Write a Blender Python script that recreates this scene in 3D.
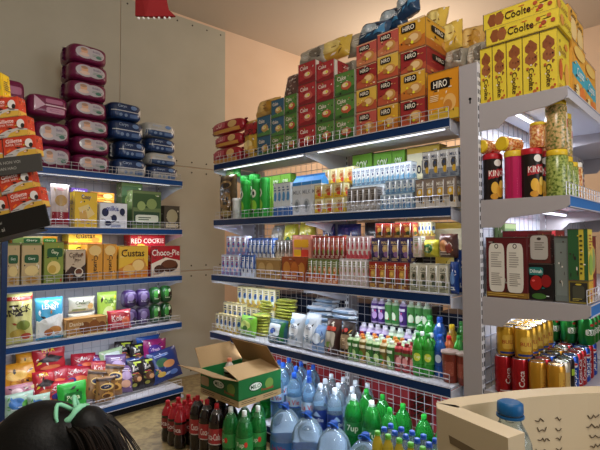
import bpy, bmesh, math, random
from mathutils import Matrix, Vector
from math import sin, cos, pi, radians as rad
for o in list(bpy.data.objects): bpy.data.objects.remove(o)
C = bpy.context.scene.collection
SC = bpy.context.scene
random.seed(7)

# ------------------------------------------------------------------ camera
CF, CP, CRO, CY, EYE = 452.4, 0.0335, -0.0032, 0.801, 1.4
Rv = Vector((cos(CY), -sin(CY), 0)); Fv = Vector((sin(CY)*cos(CP), cos(CY)*cos(CP), sin(CP))); Uv = Rv.cross(Fv)
cR = Rv*cos(CRO)+Uv*sin(CRO); cU = Uv*cos(CRO)-Rv*sin(CRO)
cam_d = bpy.data.cameras.new('camera'); cam = bpy.data.objects.new('camera', cam_d); C.objects.link(cam)
cam_d.sensor_width = 36; cam_d.lens = CF*36/600; cam_d.clip_start = .02
mw = Matrix((cR, cU, -Fv)).transposed().to_4x4(); mw.translation = Vector((0, 0, EYE)); cam.matrix_world = mw
SC.camera = cam

# ------------------------------------------------------------------ world, exposure and lights
SC.view_settings.view_transform = 'Standard'; SC.view_settings.look = 'None'
SC.view_settings.gamma = 1; SC.view_settings.exposure = 0.0; SC.view_settings.use_curve_mapping = False
w = bpy.data.worlds.new('world'); SC.world = w; w.use_nodes = True
w.node_tree.nodes['Background'].inputs[0].default_value = (1.0, .90, .80, 1); w.node_tree.nodes['Background'].inputs[1].default_value = .10
def area(name, loc, sx, sy, power, col, rot=(0, 0, 0)):
    d = bpy.data.lights.new(name, 'AREA'); d.shape = 'RECTANGLE'; d.size = sx; d.size_y = sy; d.energy = power; d.color = col
    o = bpy.data.objects.new(name, d); C.objects.link(o); o.location = loc; o.rotation_euler = rot; return o
def point(name, loc, power, col, r=.25):
    d = bpy.data.lights.new(name, 'POINT'); d.energy = power; d.color = col; d.shadow_soft_size = r
    o = bpy.data.objects.new(name, d); C.objects.link(o); o.location = loc; return o
point('room_fill_light', (.3, -.05, 3.0), 96, (1, .95, .88), .35)  # unseen fill without a fixture, added to brighten ceiling, walls and shelf faces
area('front_fill_light', (1.9, -2.3, 2.0), 1.8, 1.8, 42, (.97, .97, 1), (rad(84), 0, rad(0)))  # added fill from behind the camera for the shelf fronts; no doorway here
point('back_room_lamp_light', (4.5, 2.6, 2.9), 60, (1, .84, .68), .3)
COOL = (.86, .91, 1)
TUBE_W = 2.9          # watts per metre of shelf tube

# ------------------------------------------------------------------ materials
def lin(h):
    h = h.lstrip('#'); r = [int(h[i:i+2], 16)/255 for i in (0, 2, 4)]
    return tuple(x/12.92 if x <= .04045 else ((x+.055)/1.055)**2.4 for x in r)+(1,)
_m = {}
def M(h, rough=.4, metal=0, trans=0, ior=1.45, emit=0, coat=0, bump=0, bscale=60, alpha=1):
    k = (h, rough, metal, trans, ior, emit, coat, bump, bscale, alpha)
    if k in _m: return _m[k]
    m = bpy.data.materials.new('paint_'+h.strip('#')); m.use_nodes = True; nt = m.node_tree; b = nt.nodes['Principled BSDF']; I = b.inputs
    I['Base Color'].default_value = lin(h); I['Roughness'].default_value = rough; I['Metallic'].default_value = metal
    I['Transmission Weight'].default_value = trans; I['IOR'].default_value = ior; I['Specular IOR Level'].default_value = .5 if (trans or metal or rough < .3) else .32; I['Coat Weight'].default_value = coat; I['Alpha'].default_value = alpha
    if emit: I['Emission Color'].default_value = lin(h); I['Emission Strength'].default_value = emit
    if bump:
        tc = nt.nodes.new('ShaderNodeTexCoord'); n = nt.nodes.new('ShaderNodeTexNoise'); n.inputs['Scale'].default_value = bscale; n.inputs['Detail'].default_value = 3
        bm = nt.nodes.new('ShaderNodeBump'); bm.inputs['Strength'].default_value = bump; bm.inputs['Distance'].default_value = .01
        nt.links.new(tc.outputs['Object'], n.inputs['Vector']); nt.links.new(n.outputs['Fac'], bm.inputs['Height']); nt.links.new(bm.outputs['Normal'], I['Normal'])
    _m[k] = m; return m
def P(h): return M(h, .48, bump=0)                    # printed board
def PK(h): return M(h, .28, coat=.3, bump=.35, bscale=38)   # crinkled film
def mottled(name, stops, scale, rough, detail=6, bump=0, distort=0):
    m = bpy.data.materials.new(name); m.use_nodes = True; nt = m.node_tree; b = nt.nodes['Principled BSDF']
    tc = nt.nodes.new('ShaderNodeTexCoord'); n = nt.nodes.new('ShaderNodeTexNoise'); n.inputs['Scale'].default_value = scale; n.inputs['Detail'].default_value = detail; n.inputs['Distortion'].default_value = distort
    r = nt.nodes.new('ShaderNodeValToRGB'); e = r.color_ramp.elements
    e[0].position, e[0].color = stops[0][0], lin(stops[0][1]); e[1].position, e[1].color = stops[-1][0], lin(stops[-1][1])
    for p, c in stops[1:-1]: q = e.new(p); q.color = lin(c)
    nt.links.new(tc.outputs['Object'], n.inputs['Vector']); nt.links.new(n.outputs['Fac'], r.inputs[0]); nt.links.new(r.outputs[0], b.inputs['Base Color']); b.inputs['Roughness'].default_value = rough
    if bump:
        bm = nt.nodes.new('ShaderNodeBump'); bm.inputs['Strength'].default_value = bump; nt.links.new(n.outputs['Fac'], bm.inputs['Height']); nt.links.new(bm.outputs['Normal'], b.inputs['Normal'])
    return m
WHITE = M('#c9cad4', .4); STEEL = M('#b9b8bd', .4); POST = M('#a9a3a6', .45); NAVY = M('#12305e', .35); NAVYB = M('#164686', .3); WIRE = M('#c9cbd2', .3, metal=.3)
DARK = M('#101014', .6); FILM = M('#f4f6ff', .12, trans=1, ior=1.05, alpha=.25)
CELLO = M('#e8e8ea', .15, alpha=.3, coat=.5, bump=.6, bscale=30)

# ------------------------------------------------------------------ mesh builder
_txt = {}
def text_geo(s):
    if s in _txt: return _txt[s]
    cu = bpy.data.curves.new('lettering', 'FONT'); cu.body = s; cu.resolution_u = 2; cu.offset = .012; cu.size = 1; cu.fill_mode = 'FRONT'
    o = bpy.data.objects.new('lettering', cu); C.objects.link(o); bpy.context.view_layer.update()
    me = o.evaluated_get(bpy.context.evaluated_depsgraph_get()).to_mesh()
    vs = [(v.co.x, v.co.y) for v in me.vertices]; fs = [tuple(p.vertices) for p in me.polygons]
    o.to_mesh_clear(); C.objects.unlink(o); bpy.data.objects.remove(o); bpy.data.curves.remove(cu)
    x0, x1 = min(v[0] for v in vs), max(v[0] for v in vs); y0, y1 = min(v[1] for v in vs), max(v[1] for v in vs); h = y1-y0
    vs = [((x-(x0+x1)/2)/h, (y-(y0+y1)/2)/h) for x, y in vs]
    _txt[s] = (vs, fs, (x1-x0)/h); return _txt[s]
class Face:
    """a printable face: fn(u, v, lift) -> point; u, v in metres from its lower left corner"""
    def __init__(s, W, H, fn, curved=False): s.W, s.H, s.fn, s.curved = W, H, fn, curved
class MB:
    def __init__(s): s.v = []; s.f = []; s.m = []; s.sm = []; s.mats = []
    def mi(s, m):
        if m not in s.mats: s.mats.append(m)
        return s.mats.index(m)
    def add(s, vs, fs, mat, smooth=False):
        b = len(s.v); s.v += [tuple(v) for v in vs]; k = s.mi(mat)
        for f in fs: s.f.append(tuple(b+i for i in f)); s.m.append(k); s.sm.append(smooth)
    def box(s, x0, x1, y0, y1, z0, z1, mat, T=None):
        vs = [Vector((x, y, z)) for z in (z0, z1) for y in (y0, y1) for x in (x0, x1)]
        if T: vs = [T @ v for v in vs]
        s.add(vs, [(0, 2, 3, 1), (4, 5, 7, 6), (0, 1, 5, 4), (2, 6, 7, 3), (0, 4, 6, 2), (1, 3, 7, 5)], mat)
    def poly(s, pts, mat): s.add(pts, [tuple(range(len(pts)))], mat)
    def prism(s, pts, axis, a0, a1, mat):
        def P3(p, a): return {'x': (a, p[0], p[1]), 'y': (p[0], a, p[1]), 'z': (p[0], p[1], a)}[axis]
        n = len(pts); s.add([P3(p, a0) for p in pts]+[P3(p, a1) for p in pts],
            [tuple(range(n))[::-1], tuple(range(n, 2*n))]+[(i, (i+1) % n, n+(i+1) % n, n+i) for i in range(n)], mat)
    def lathe(s, prof, mat, n=20, c=(0, 0, 0), smooth=True, sx=1, sy=1, cap=True, ripple=None):
        vs = []
        for r, z in prof:
            for i in range(n):
                a = 2*pi*i/n; q = r*(1+(ripple(a, z) if ripple else 0)); vs.append((c[0]+q*cos(a)*sx, c[1]+q*sin(a)*sy, c[2]+z))
        fs = [(j*n+i, j*n+(i+1) % n, (j+1)*n+(i+1) % n, (j+1)*n+i) for j in range(len(prof)-1) for i in range(n)]
        s.add(vs, fs, mat, smooth)
        if cap:
            L = len(prof)-1
            s.add(vs[:n], [tuple(range(n))[::-1]], mat); s.add(vs[L*n:], [tuple(range(n))], mat)
    def tube(s, pts, r, mat, n=6, closed=False, rr=None):
        pts = [Vector(p) for p in pts]; N = len(pts); vs = []; up = Vector((0, 0, 1))
        for i, p in enumerate(pts):
            d = (pts[(i+1) % N]-pts[i-1]) if closed else (pts[min(i+1, N-1)]-pts[max(i-1, 0)])
            d = d.normalized(); a = d.cross(up)
            if a.length < .05: a = d.cross(Vector((1, 0, 0)))
            a.normalize(); b = a.cross(d); q = rr[i] if rr else r
            vs += [p+a*q*cos(2*pi*k/n)+b*q*sin(2*pi*k/n) for k in range(n)]
        fs = [(i*n+k, i*n+(k+1) % n, ((i+1) % N)*n+(k+1) % n, ((i+1) % N)*n+k) for i in range(N if closed else N-1) for k in range(n)]
        if not closed: fs += [tuple(range(n))[::-1], tuple((N-1)*n+k for k in range(n))]
        s.add(vs, fs, mat, n > 4)
    def star(s, F, cx, cy, pts, mat, lift):
        """a star-shaped patch about (cx, cy), following a curved face"""
        n = len(pts); R = 5 if F.curved else 1; vs = [F.fn(cx, cy, lift)]
        for r in range(1, R+1): vs += [F.fn(cx+(x-cx)*r/R, cy+(y-cy)*r/R, lift) for x, y in pts]
        fs = [(0, 1+i, 1+(i+1) % n) for i in range(n)]
        for r in range(R-1): fs += [(1+r*n+i, 1+(r+1)*n+i, 1+(r+1)*n+(i+1) % n, 1+r*n+(i+1) % n) for i in range(n)]
        s.add(vs, fs, mat)
    def deco(s, F, decs):
        W, H = F.W, F.H
        for k, d in enumerate(decs):
            t = d[0]; lift = .0005+.00022*k
            if t == 'r':
                _, x0, y0, x1, y1, m = d; m = P(m) if isinstance(m, str) else m; nx = 12 if F.curved else 1; ny = 6 if F.curved else 1
                vs = [F.fn(W*(x0+(x1-x0)*i/nx), H*(y0+(y1-y0)*j/ny), lift) for j in range(ny+1) for i in range(nx+1)]
                s.add(vs, [(j*(nx+1)+i, j*(nx+1)+i+1, (j+1)*(nx+1)+i+1, (j+1)*(nx+1)+i) for j in range(ny) for i in range(nx)], m, F.curved)
            elif t in 'eq':         # ellipse / rounded rectangle (a squarer ellipse)
                _, cx, cy, rx, ry, m = d; m = P(m) if isinstance(m, str) else m; n = 24; e = 1 if t == 'e' else .35; pts = []
                for i in range(n):
                    a = 2*pi*i/n; ca, sa = cos(a), sin(a)
                    pts.append((W*(cx+rx*math.copysign(abs(ca)**e, ca)), H*(cy+ry*math.copysign(abs(sa)**e, sa))))
                s.star(F, W*cx, H*cy, pts, m, lift)
            elif t == 'p':
                _, ps, m = d; m = P(m) if isinstance(m, str) else m; pts = [(W*x, H*y) for x, y in ps]
                dense = []
                for i, a in enumerate(pts):
                    b = pts[(i+1) % len(pts)]
                    for q in range(4 if F.curved else 1): dense.append((a[0]+(b[0]-a[0])*q/4, a[1]+(b[1]-a[1])*q/4))
                s.star(F, sum(p[0] for p in pts)/len(pts), sum(p[1] for p in pts)/len(pts), dense, m, lift)
            elif t == 't':
                _, st, cx, cy, h, m = d[:6]; rot = d[6] if len(d) > 6 else 0; m = P(m) if isinstance(m, str) else m
                vs, fs, asp = text_geo(st); hh = h*H; room = (W if abs(sin(rad(rot))) < .7 else H)*.94
                wd = min(asp*hh, room)/asp if abs(sin(rad(rot))) < .7 else min(h*H/asp, W*.8); hh = hh if abs(sin(rad(rot))) < .7 else wd; ca, sa = cos(rad(rot)), sin(rad(rot))
                s.add([F.fn(W*cx+(x*wd*ca-y*hh*sa), H*cy+(x*wd*sa+y*hh*ca), lift) for x, y in vs], fs, m)
            elif t == 'l':          # small print: a block of thin lines
                _, x0, y0, x1, y1, n, m = d; m = P(m) if isinstance(m, str) else m; rnd = random.Random(int(x0*997+y0*31))
                for i in range(n):
                    yy = y0+(y1-y0)*(i+.3)/n; e = x0+(x1-x0)*rnd.uniform(.6, 1)
                    s.deco2(F, x0, yy, e, yy+(y1-y0)/n*.42, m, lift)
    def deco2(s, F, x0, y0, x1, y1, m, lift):
        s.add([F.fn(F.W*x, F.H*y, lift) for x, y in ((x0, y0), (x1, y0), (x1, y1), (x0, y1))], [(0, 1, 2, 3)], m)
    def build(s, name, parent=None, bevel=0, sub=0):
        me = bpy.data.meshes.new(name); me.from_pydata(s.v, [], s.f)
        for m in s.mats: me.materials.append(m)
        me.polygons.foreach_set('material_index', s.m); me.polygons.foreach_set('use_smooth', s.sm); me.update()
        o = bpy.data.objects.new(name, me); C.objects.link(o)
        if parent: o.parent = parent
        if bevel:
            b = o.modifiers.new('edge', 'BEVEL'); b.width = bevel; b.segments = 2; b.limit_method = 'ANGLE'; b.angle_limit = rad(50)
        return o
def box_faces(w, d, h):
    """faces of a box standing on z=0, centred on x, its front at y=0 and its back at y=d"""
    return {'F': Face(w, h, lambda u, v, l: (u-w/2, -l, v)), 'L': Face(d, h, lambda u, v, l: (-w/2-l, d-u, v)),
            'R': Face(d, h, lambda u, v, l: (w/2+l, u, v)), 'T': Face(w, d, lambda u, v, l: (u-w/2, v, h+l)),
            'B': Face(w, h, lambda u, v, l: (w/2-u, d+l, v))}
def cyl_face(r, z0, z1, c=(0, 0), W=None):
    W = W or 2*pi*r
    def fn(u, v, l):
        a = -pi/2+(u-W/2)/r; return (c[0]+(r+l)*cos(a), c[1]+(r+l)*sin(a), z0+v)
    return Face(W, z1-z0, fn, True)

# ------------------------------------------------------------------ tagging, copying
USED = {}
def tag(o, label=None, cat=None, group=None, kind=None):
    if label:
        n = len(label.split())
        if not 4 <= n <= 16: print('LABEL LENGTH', n, label)
        if label in USED: print('LABEL TWICE', label)
        USED[label] = 1; o['label'] = label
    if cat: o['category'] = cat
    if group: o['group'] = group
    if kind: o['kind'] = kind
    return o
def empty(name, loc=(0, 0, 0), rz=0):
    o = bpy.data.objects.new(name, None); C.objects.link(o); o.location = loc; o.rotation_euler = (0, 0, rz); o.empty_display_size = .02; return o
def struct(mb, name, parent=None):
    o = mb.build(name, parent)
    if not parent: o['kind'] = 'structure'
    return o
def copy_tree(o, parent=None):
    kids = [c for c in C.objects if c.parent == o] if o.name not in KIDS else KIDS[o.name]
    c = o.copy(); C.objects.link(c); c.parent = parent
    for k in kids: copy_tree(k, c)
    return c
KIDS = {}; BUILD = {}; FIRST = {}; SIZE = {}; CAT = {}
def kind(key, size, cat, fn): BUILD[key] = fn; SIZE[key] = size; CAT[key] = cat
def put(key, loc, rz=0, scale=(1, 1, 1), label=None, group=None, tilt=(0, 0)):
    if key not in FIRST:
        o = BUILD[key](); FIRST[key] = o; KIDS[o.name] = [c for c in C.objects if c.parent == o]
        for k in KIDS[o.name]: KIDS[k.name] = [c for c in C.objects if c.parent == k]
    else: o = copy_tree(FIRST[key])
    o.location = loc; o.rotation_euler = (tilt[0], tilt[1], rz); o.scale = scale
    for q in ('label', 'group'):
        if q in o: del o[q]
    return tag(o, label, CAT[key], group)
ORD = 'first second third fourth fifth sixth seventh eighth ninth tenth eleventh twelfth thirteenth fourteenth fifteenth sixteenth'.split()

# a pixel column / row of the photograph met with a world plane (to read off where a product stands)
def at(px, py, ax, val):
    u, v = px-300, py-225; c, s = cos(CRO), sin(CRO); a, b = c*u+s*v, -s*u+c*v
    d = Fv*CF+Rv*a-Uv*b; o = Vector((0, 0, EYE)); return o+d*((val-o[ax])/d[ax])
MX, LY, RY = 2.10, 3.60, .50; MZ = [2.000, 1.560, 1.130, .688]
def frame(U, off):
    return {'M': (0, MX+off, -pi/2), 'L': (1, LY+off, 0), 'R': (1, RY+off, 0)}[U]
def fit(U, off, x0, x1, y0, y1):
    ax, val, rz = frame(U, off); ym = (y0+y1)/2; xm = (x0+x1)/2
    a, b = at(x0, ym, ax, val), at(x1, ym, ax, val); w = (a-b).length if abs(a.z-b.z) < 1e-6 else math.hypot(a.x-b.x, a.y-b.y)
    h = at(xm, y0, ax, val).z-at(xm, y1, ax, val).z; m = at(xm, ym, ax, val); return m, w, h, rz
LEVELS = {'M': [.13]+MZ[::-1], 'L': [.105, .670, 1.086, 1.498, 1.935], 'R': [.70, 1.130, 1.580, 2.036]}
def headroom(U, off, z):
    up = [q for q in LEVELS[U] if q > z+.03]; return (min(up)-(.062 if off < .09 else .018)) if up else 9
def stack(U, off, z0, items, group=None, d=None, yaw=0):
    """boxes standing on each other from z0 up: (key, x0, x1, ytop, ybottom, label) from the photograph"""
    z = zb = z0
    for it in items:
        key, x0, x1, y0, y1, lab = it[:6]; m, w, h, rz = fit(U, off, x0, x1, y0, y1); S = SIZE[key]; h = min(h, headroom(U, off, zb)-z-.002)
        if h < .02: print('NO ROOM', lab); continue
        o = put(key, (m.x, m.y, z+.001), rz+yaw, (w*.965/S[0], (d or S[1])/S[1], h*.985/S[2]), lab, group); z += h+.001
    return z

# ================================================================== the room
mb = MB(); mb.box(-3, 6, -2.5, 4.8, -.1, 0, mottled('stone_floor', [(.3, '#6b5a3a'), (.5, '#8f7c54'), (.62, '#a39064'), (.8, '#75643f')], 16, .35, 9, .02, .8)); struct(mb, 'floor')
mb = MB(); mb.box(-3, 6, -2.5, 4.8, 3.77, 3.87, M('#c9bdae', .9)); struct(mb, 'ceiling')
PEACH = mottled('peach_paint', [(.3, '#e2c4a6'), (.7, '#e8ccb0')], 2, .85, 3)
GREYB = mottled('grey_board', [(.3, '#b2ad9b'), (.7, '#bab5a3')], 3, .7, 4)
mb = MB(); mb.box(-3.6, 6, 4.1, 4.25, 0, 3.77, PEACH); struct(mb, 'wall_back')
mb = MB(); mb.box(5.85, 6, -2.5, 4.1, 0, 3.77, PEACH); struct(mb, 'wall_right')
mb = MB(); mb.box(-3, -2.85, -2.5, 4.6, 0, 3.77, GREYB); struct(mb, 'wall_left')
n = 0
for (z0, z1) in ((0, 1.08), (1.087, 2.165), (2.172, 3.74)):
    for (x0, x1) in ((-2.84, -.62), (-.613, 1.86), (1.867, 3.02)):
        mb = MB(); mb.box(x0, x1, 4.088, 4.1, z0+.002, z1, GREYB)
        for i in range(7):
            for z in (z0+.05, z1-.05):
                x = x0+.06+(x1-x0-.12)*i/6; mb.lathe([(.009, 0), (.009, .003)], M('#4b463e', .6), 8, (0, 0, 0)); k = 16
                for q in range(len(mb.v)-16-16, len(mb.v)):    # turn the screw head to face the room
                    pass
                vs = mb.v[-16-16:]; base = len(mb.v)-32
                for q in range(base, len(mb.v)):
                    a, b, c2 = mb.v[q]; mb.v[q] = (x+a, 4.088-c2, z+b)
        n += 1; struct(mb, 'trim_%d' % n)
TURN = Matrix.Translation((3.02, 4.1, 0)) @ Matrix.Rotation(rad(-5), 4, 'Z') @ Matrix.Translation((-3.02, -4.1, 0))   # this wall is a little askew
for o in list(C.objects):
    if o.name.startswith('trim_') or o.name == 'wall_back': o.matrix_world = TURN

# ================================================================== shelving
def wire_guard(x0, x1, y, z, h=.062, step=.052, ends=.0):
    mb = MB(); r = .0016
    def rod(a, b, q=r): mb.tube([a, b], q, WIRE, 4)
    for zz in (z+.006, z+h*.62, z+h): rod((x0, y, zz), (x1, y, zz), .0019)
    k = max(2, round((x1-x0)/step))
    for i in range(k+1):
        x = x0+(x1-x0)*i/k; rod((x, y, z+.004), (x, y, z+h))
    if ends:
        for x in (x0, x1):
            rod((x, y, z+h), (x, y+ends, z+h)); rod((x, y, z+.01), (x, y+ends, z+.01))
            for i in range(1, 6): rod((x, y+ends*i/5, z+.004), (x, y+ends*i/5, z+h))
    return mb
def unit(name, label, loc, rz, bays, D, levels, top, panel, post=POST, strip=NAVY, guards=None, deeper={}, big_bracket=False, ud=.07, deck=None):
    """a shelf unit: x along the front, y=0 the front edge, back panel at y=D; bays = x positions of the uprights"""
    t = tag(empty(name, loc, rz), label, 'shelf unit')
    for i, x in enumerate(bays):
        mb = MB(); y0 = D-.0; mb.box(x-.015, x+.02, y0, y0+ud, 0, top, post)
        mb.box(x-.015, x+.02, y0-.001, y0, 0, top, M('#dcdce2', .4)); z = .25
        while z < top-.03: mb.box(x-.011, x-.003, y0-.0022, y0-.001, z, z+.022, DARK); mb.box(x+.008, x+.016, y0-.0022, y0-.001, z, z+.022, DARK); z += .04
        mb.lathe([(.007, 0), (.007, .0015)], DARK, 10, (0, 0, 0)); b = len(mb.v)-40
        for q in range(b, len(mb.v)):
            a, c, e = mb.v[q]; mb.v[q] = (x-.015-e, y0+.035+a, top-.17+c)
        mb.box(x-.0162, x-.015, y0+.032, y0+.038, top-.192, top-.17, DARK)
        mb.box(x-.02, x+.025, 0, y0+.07, .0, .02, post)
        u = mb.build('upright', t, .001)
    for i in range(len(bays)-1):
        x0, x1 = bays[i]+.022, bays[i+1]-.017
        if panel == 'wire':
            mb = MB(); z = .12
            while z < top: mb.tube([(x0, D+.03, z), (x1, D+.03, z)], .0022, WIRE, 4); z += .055
            k = round((x1-x0)/.055)
            for q in range(k+1): xx = x0+(x1-x0)*q/k; mb.tube([(xx, D+.03, .1), (xx, D+.03, top)], .0022, WIRE, 4)
            mb.build('back_grid', t)
        else:
            mb = MB(); mb.box(x0, x1, D+.03, D+.04, .05, top, WHITE); z = .1
            while z < top: mb.box(x0, x1, D+.026, D+.03, z, z+.004, M('#a9adbd', .5)); z += .075
            k = round((x1-x0)/.075)
            for q in range(1, k): xx = x0+(x1-x0)*q/k; mb.box(xx-.002, xx+.002, D+.027, D+.03, .06, top, M('#a9adbd', .5))
            mb.build('back_panel', t)
        for j, z in enumerate(levels):
            y0 = -deeper.get(j, 0)
            mb = MB(); mb.box(x0-.018, x1+.012, y0+.004, D-.002, z-.012, z-.0005, WHITE); mb.box(x0-.018, x1+.012, y0+.004, y0+.014, z-.046, z-.012, WHITE)
            if z == deck: mb.box(x0-.018, x1+.012, y0+.03, y0+.04, .0, z-.046, DARK)
            s = mb.build('shelf', t)
            mb = MB(); mb.box(x0-.02, x1+.015, y0-.002, y0+.0035, z-.046, z+.004, WHITE if big_bracket and j == 0 else strip); mb.box(x0-.02, x1+.015, y0-.006, y0-.002, z+.000, z+.004, WHITE); mb.box(x0-.02, x1+.015, y0-.006, y0-.002, z-.046, z-.042, WHITE)
            mb.build('price_strip', s)
            if guards is None or j in guards: wire_guard(x0-.01, x1+.005, y0+.012, z, ends=0).build('wire_guard', s)
            for x in ((x0-.022, x1+.017) if i == 0 else (x1+.017,)):
                if z == deck: continue
                mb = MB(); pts = [(D, z-.014), (D, z-.15), (D-.05, z-.15), (y0+.1, z-.075), (y0+.004, z-.062), (y0+.004, z-.014)]
                if big_bracket: pts = [(D, z+.004), (D, z-.125), (D-.09, z-.125), (D-.13, z-.082), (y0+.07, z-.066), (y0+.012, z-.05), (y0-.004, z-.036), (y0-.004, z+.004)]
                hw = .004 if big_bracket else .0025
                mb.prism(pts, 'x', x-hw, x+hw, post if big_bracket else WHITE)
                mb.build('shelf_bracket', s, .001)
    return t
MZ = [2.000, 1.560, 1.130, .688]; LZ = [1.935, 1.498, 1.086, .670]; DECK = .105
main = unit('shelf_unit', 'long shelf unit with wire back holding milk cartons and drinks behind the floor bottles', (MX, 3.005, 0), -pi/2, (0.015, 1.015, 1.998), .42, MZ+[.13], 2.06, 'wire', deeper={2: .02, 3: .03}, guards=(0, 1, 2, 3), deck=.13)
left = unit('shelf_unit', 'narrow shelf unit with blue edges against the grey wall, diaper packs on top', (.80, LY, 0), 0, (.015, 1.39), .42, LZ+[DECK], 2.0, 'solid', post=WHITE, strip=NAVYB, deeper={4: .03}, guards=(0, 1, 2, 3, 4), deck=DECK)
mb = MB(); mb.box(-.014, .022, -.06, -.036, 0, 1.46, NAVY); mb.build('front_post', left, .002)
right = unit('shelf_unit', 'shelf unit with wide grey brackets holding yellow biscuit boxes, jars and cans', (MX+.015, RY, 0), 0, (0.0, 1.0, 2.0), .368, [2.036, 1.580, 1.130, .70], 2.24, 'solid', strip=M('#2f74bd', .6), deeper={2: .065, 3: .06}, guards=(1, 2), big_bracket=True, ud=.088)
# the far side of the long unit: its own shelves with dim cartons seen through the wire
back = tag(empty('shelf_unit', (MX+.90, 1.0, 0), pi/2), 'dim far side of the long shelf unit seen through its wire back', 'shelf unit')
for z in MZ[1:]+[.13]:
    mb = MB(); mb.box(0, 2.0, .0, .40, z-.02, z-.001, WHITE); mb.build('shelf', back)
for x in (0, 1, 2):
    mb = MB(); mb.box(x-.02, x+.02, .37, .40, 0, 2.0, STEEL); mb.build('upright', back)

# shelf lamps: a lit tube in a slim batten under each shelf, with its light
def tube_lamp(c, L, rz, label, wpm=TUBE_W):
    t = tag(empty('tube_lamp', c, rz), label, 'lamp', 'tube lamps under the shelves')
    mb = MB(); mb.box(-L/2, L/2, -.010, .010, .006, .022, WHITE); mb.build('lamp_batten', t, .002)
    mb = MB(); mb.lathe([(.007, -L/2+.01), (.007, L/2-.01)], M('#eef2ff', .4, emit=2.2), 10)
    mb.v = [(z, y, x*1) for x, y, z in mb.v]; mb.build('lit_tube', t)
    a = area('tube_light', (0, 0, -.012), L*.96, .03, wpm*L, COOL); a.parent = t
    return t
NM = ['top', 'second', 'third', 'fourth']
for j, z in enumerate(MZ):
    for k, (yc, nm) in enumerate(((2.49, 'far'), (1.49, 'near'))):
        tube_lamp((MX+.052, yc, z-.036), .88, pi/2, 'cool white tube lamp under the %s shelf of the long unit, %s half' % (NM[j], nm), TUBE_W*(.8, 1, 1.05, 1.5)[j])
for j, z in enumerate(LZ):
    tube_lamp((1.50, LY+.048, z-.036), 1.2, 0, 'cool white tube lamp under the %s shelf of the blue-edged unit' % NM[j], TUBE_W*(.9, .9, .9, .9)[j])
for j, z in enumerate((2.036, 1.580, 1.130)):
    tube_lamp((2.66, RY+.25, z-.036), .86, 0, 'cool white tube lamp under the %s shelf of the grey-bracketed unit' % NM[j], TUBE_W*(1.5, 1.5, .9)[j])

# ================================================================== product kinds
def fine(key, ds, n=12):
    """the small print, seals and little pictures round the main design"""
    rnd = random.Random(key); cols = [z for dd in ds for z in dd if isinstance(z, str) and z.startswith('#')]+['#2a2622', '#e8e0d4', '#3a2c24']; out = []
    for i in range(n):
        x, y, c, a = rnd.uniform(.1, .9), rnd.uniform(.08, .92), rnd.choice(cols), rnd.uniform(0, 3); q = rnd.random()
        if q < .4: out.append(('r', x-.05, y-.012, x+.05, y+.012, c))
        elif q < .7: out.append(('e', x, y, rnd.uniform(.02, .06), rnd.uniform(.02, .05), c))
        else: r1 = rnd.uniform(.05, .1); out.append(('p', [(x+r1*cos(a)*.6, y+r1*sin(a)*.6), (x-.02*sin(a), y+.02*cos(a)), (x-r1*cos(a)*.6, y-r1*sin(a)*.6), (x+.02*sin(a), y-.02*cos(a))], c))
    big = [d for d in ds if d[0] in 'rp']; rest_ = [d for d in ds if d[0] not in 'rp']
    return big+out+rest_+[('r', 0, 0, 1, .012, '#5a5048'), ('r', 0, .988, 1, 1, '#5a5048'), ('r', 0, 0, .012, 1, '#5a5048')]
def carton(key, name, size, base, decs, cat='box', mat=None, bev=.0015):
    def fn():
        w, d, h = size; mb = MB(); mb.box(-w/2, w/2, 0, d, 0, h, mat or P(base)); F = box_faces(w, d, h)
        for k, ds in decs.items(): mb.deco(F[k], fine(key+k, ds))
        for k in 'LR':
            if k not in decs and 'F' in decs: mb.deco(F[k], fine(key+k, [d for d in decs['F'] if d[0] in 'rp'])+[('l', .12, .3, .85, .7, 5, '#4a443e')])
        return mb.build(name)
    kind(key, size, cat, fn)
STK = ('e', .62, .42, .055, .06, '#e6e030')       # the round price sticker
def hiro(c1, c2, txt='HIRO'):
    f = [('p', [(0, 0), (1, 0), (1, .42), (.6, .30), (.3, .40), (0, .28)], c2), ('e', .64, .36, .26, .2, '#c98f4a'), ('e', .60, .38, .18, .13, '#e8c590'), ('e', .40, .30, .12, .1, '#b57a3a'),
         ('q', .42, .76, .27, .13, '#1c120e'), ('t', txt, .42, .76, .17, '#f4ead8'), ('e', .56, .22, .05, .055, '#efe63a'), ('r', 0, .96, 1, .985, '#f0d9a8')]
    s = [('r', 0, 0, 1, .3, c2), ('q', .45, .72, .26, .12, '#1c120e'), ('t', txt, .45, .72, .15, '#f4ead8'), ('e', .7, .35, .17, .16, '#d9a560')]
    return {'F': f, 'R': s, 'T': [('q', .5, .5, .25, .2, '#1c120e'), ('t', txt, .5, .5, .22, '#f4ead8')]}
for k, a, b in (('gold', '#d9a234', '#c2702c'), ('red', '#9c3030', '#b9583c'), ('pink', '#c25a50', '#d08058'), ('yellow', '#e0b64c', '#b9533a')):
    carton('hiro_'+k, 'biscuit_carton', (.17, .24, .135), a, hiro(a, b))
carton('hiro_big', 'biscuit_carton', (.30, .26, .30), '#dd9222', {'F': [('p', [(0, 0), (1, 0), (1, .2), (.5, .28), (0, .16)], '#d9b13a'), ('q', .42, .74, .32, .10, '#1c120e'), ('t', 'HIRO', .42, .74, .14, '#f6efe0'),
    ('e', .72, .34, .2, .17, '#e9b76c'), ('e', .66, .28, .14, .12, '#c98436'), ('l', .08, .40, .42, .54, 4, '#f6e3b8'), ('e', .62, .2, .045, .04, '#efe63a')], 'R': [('q', .5, .7, .3, .1, '#1c120e'), ('t', 'HIRO', .5, .7, .12, '#f6efe0')]})
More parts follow.
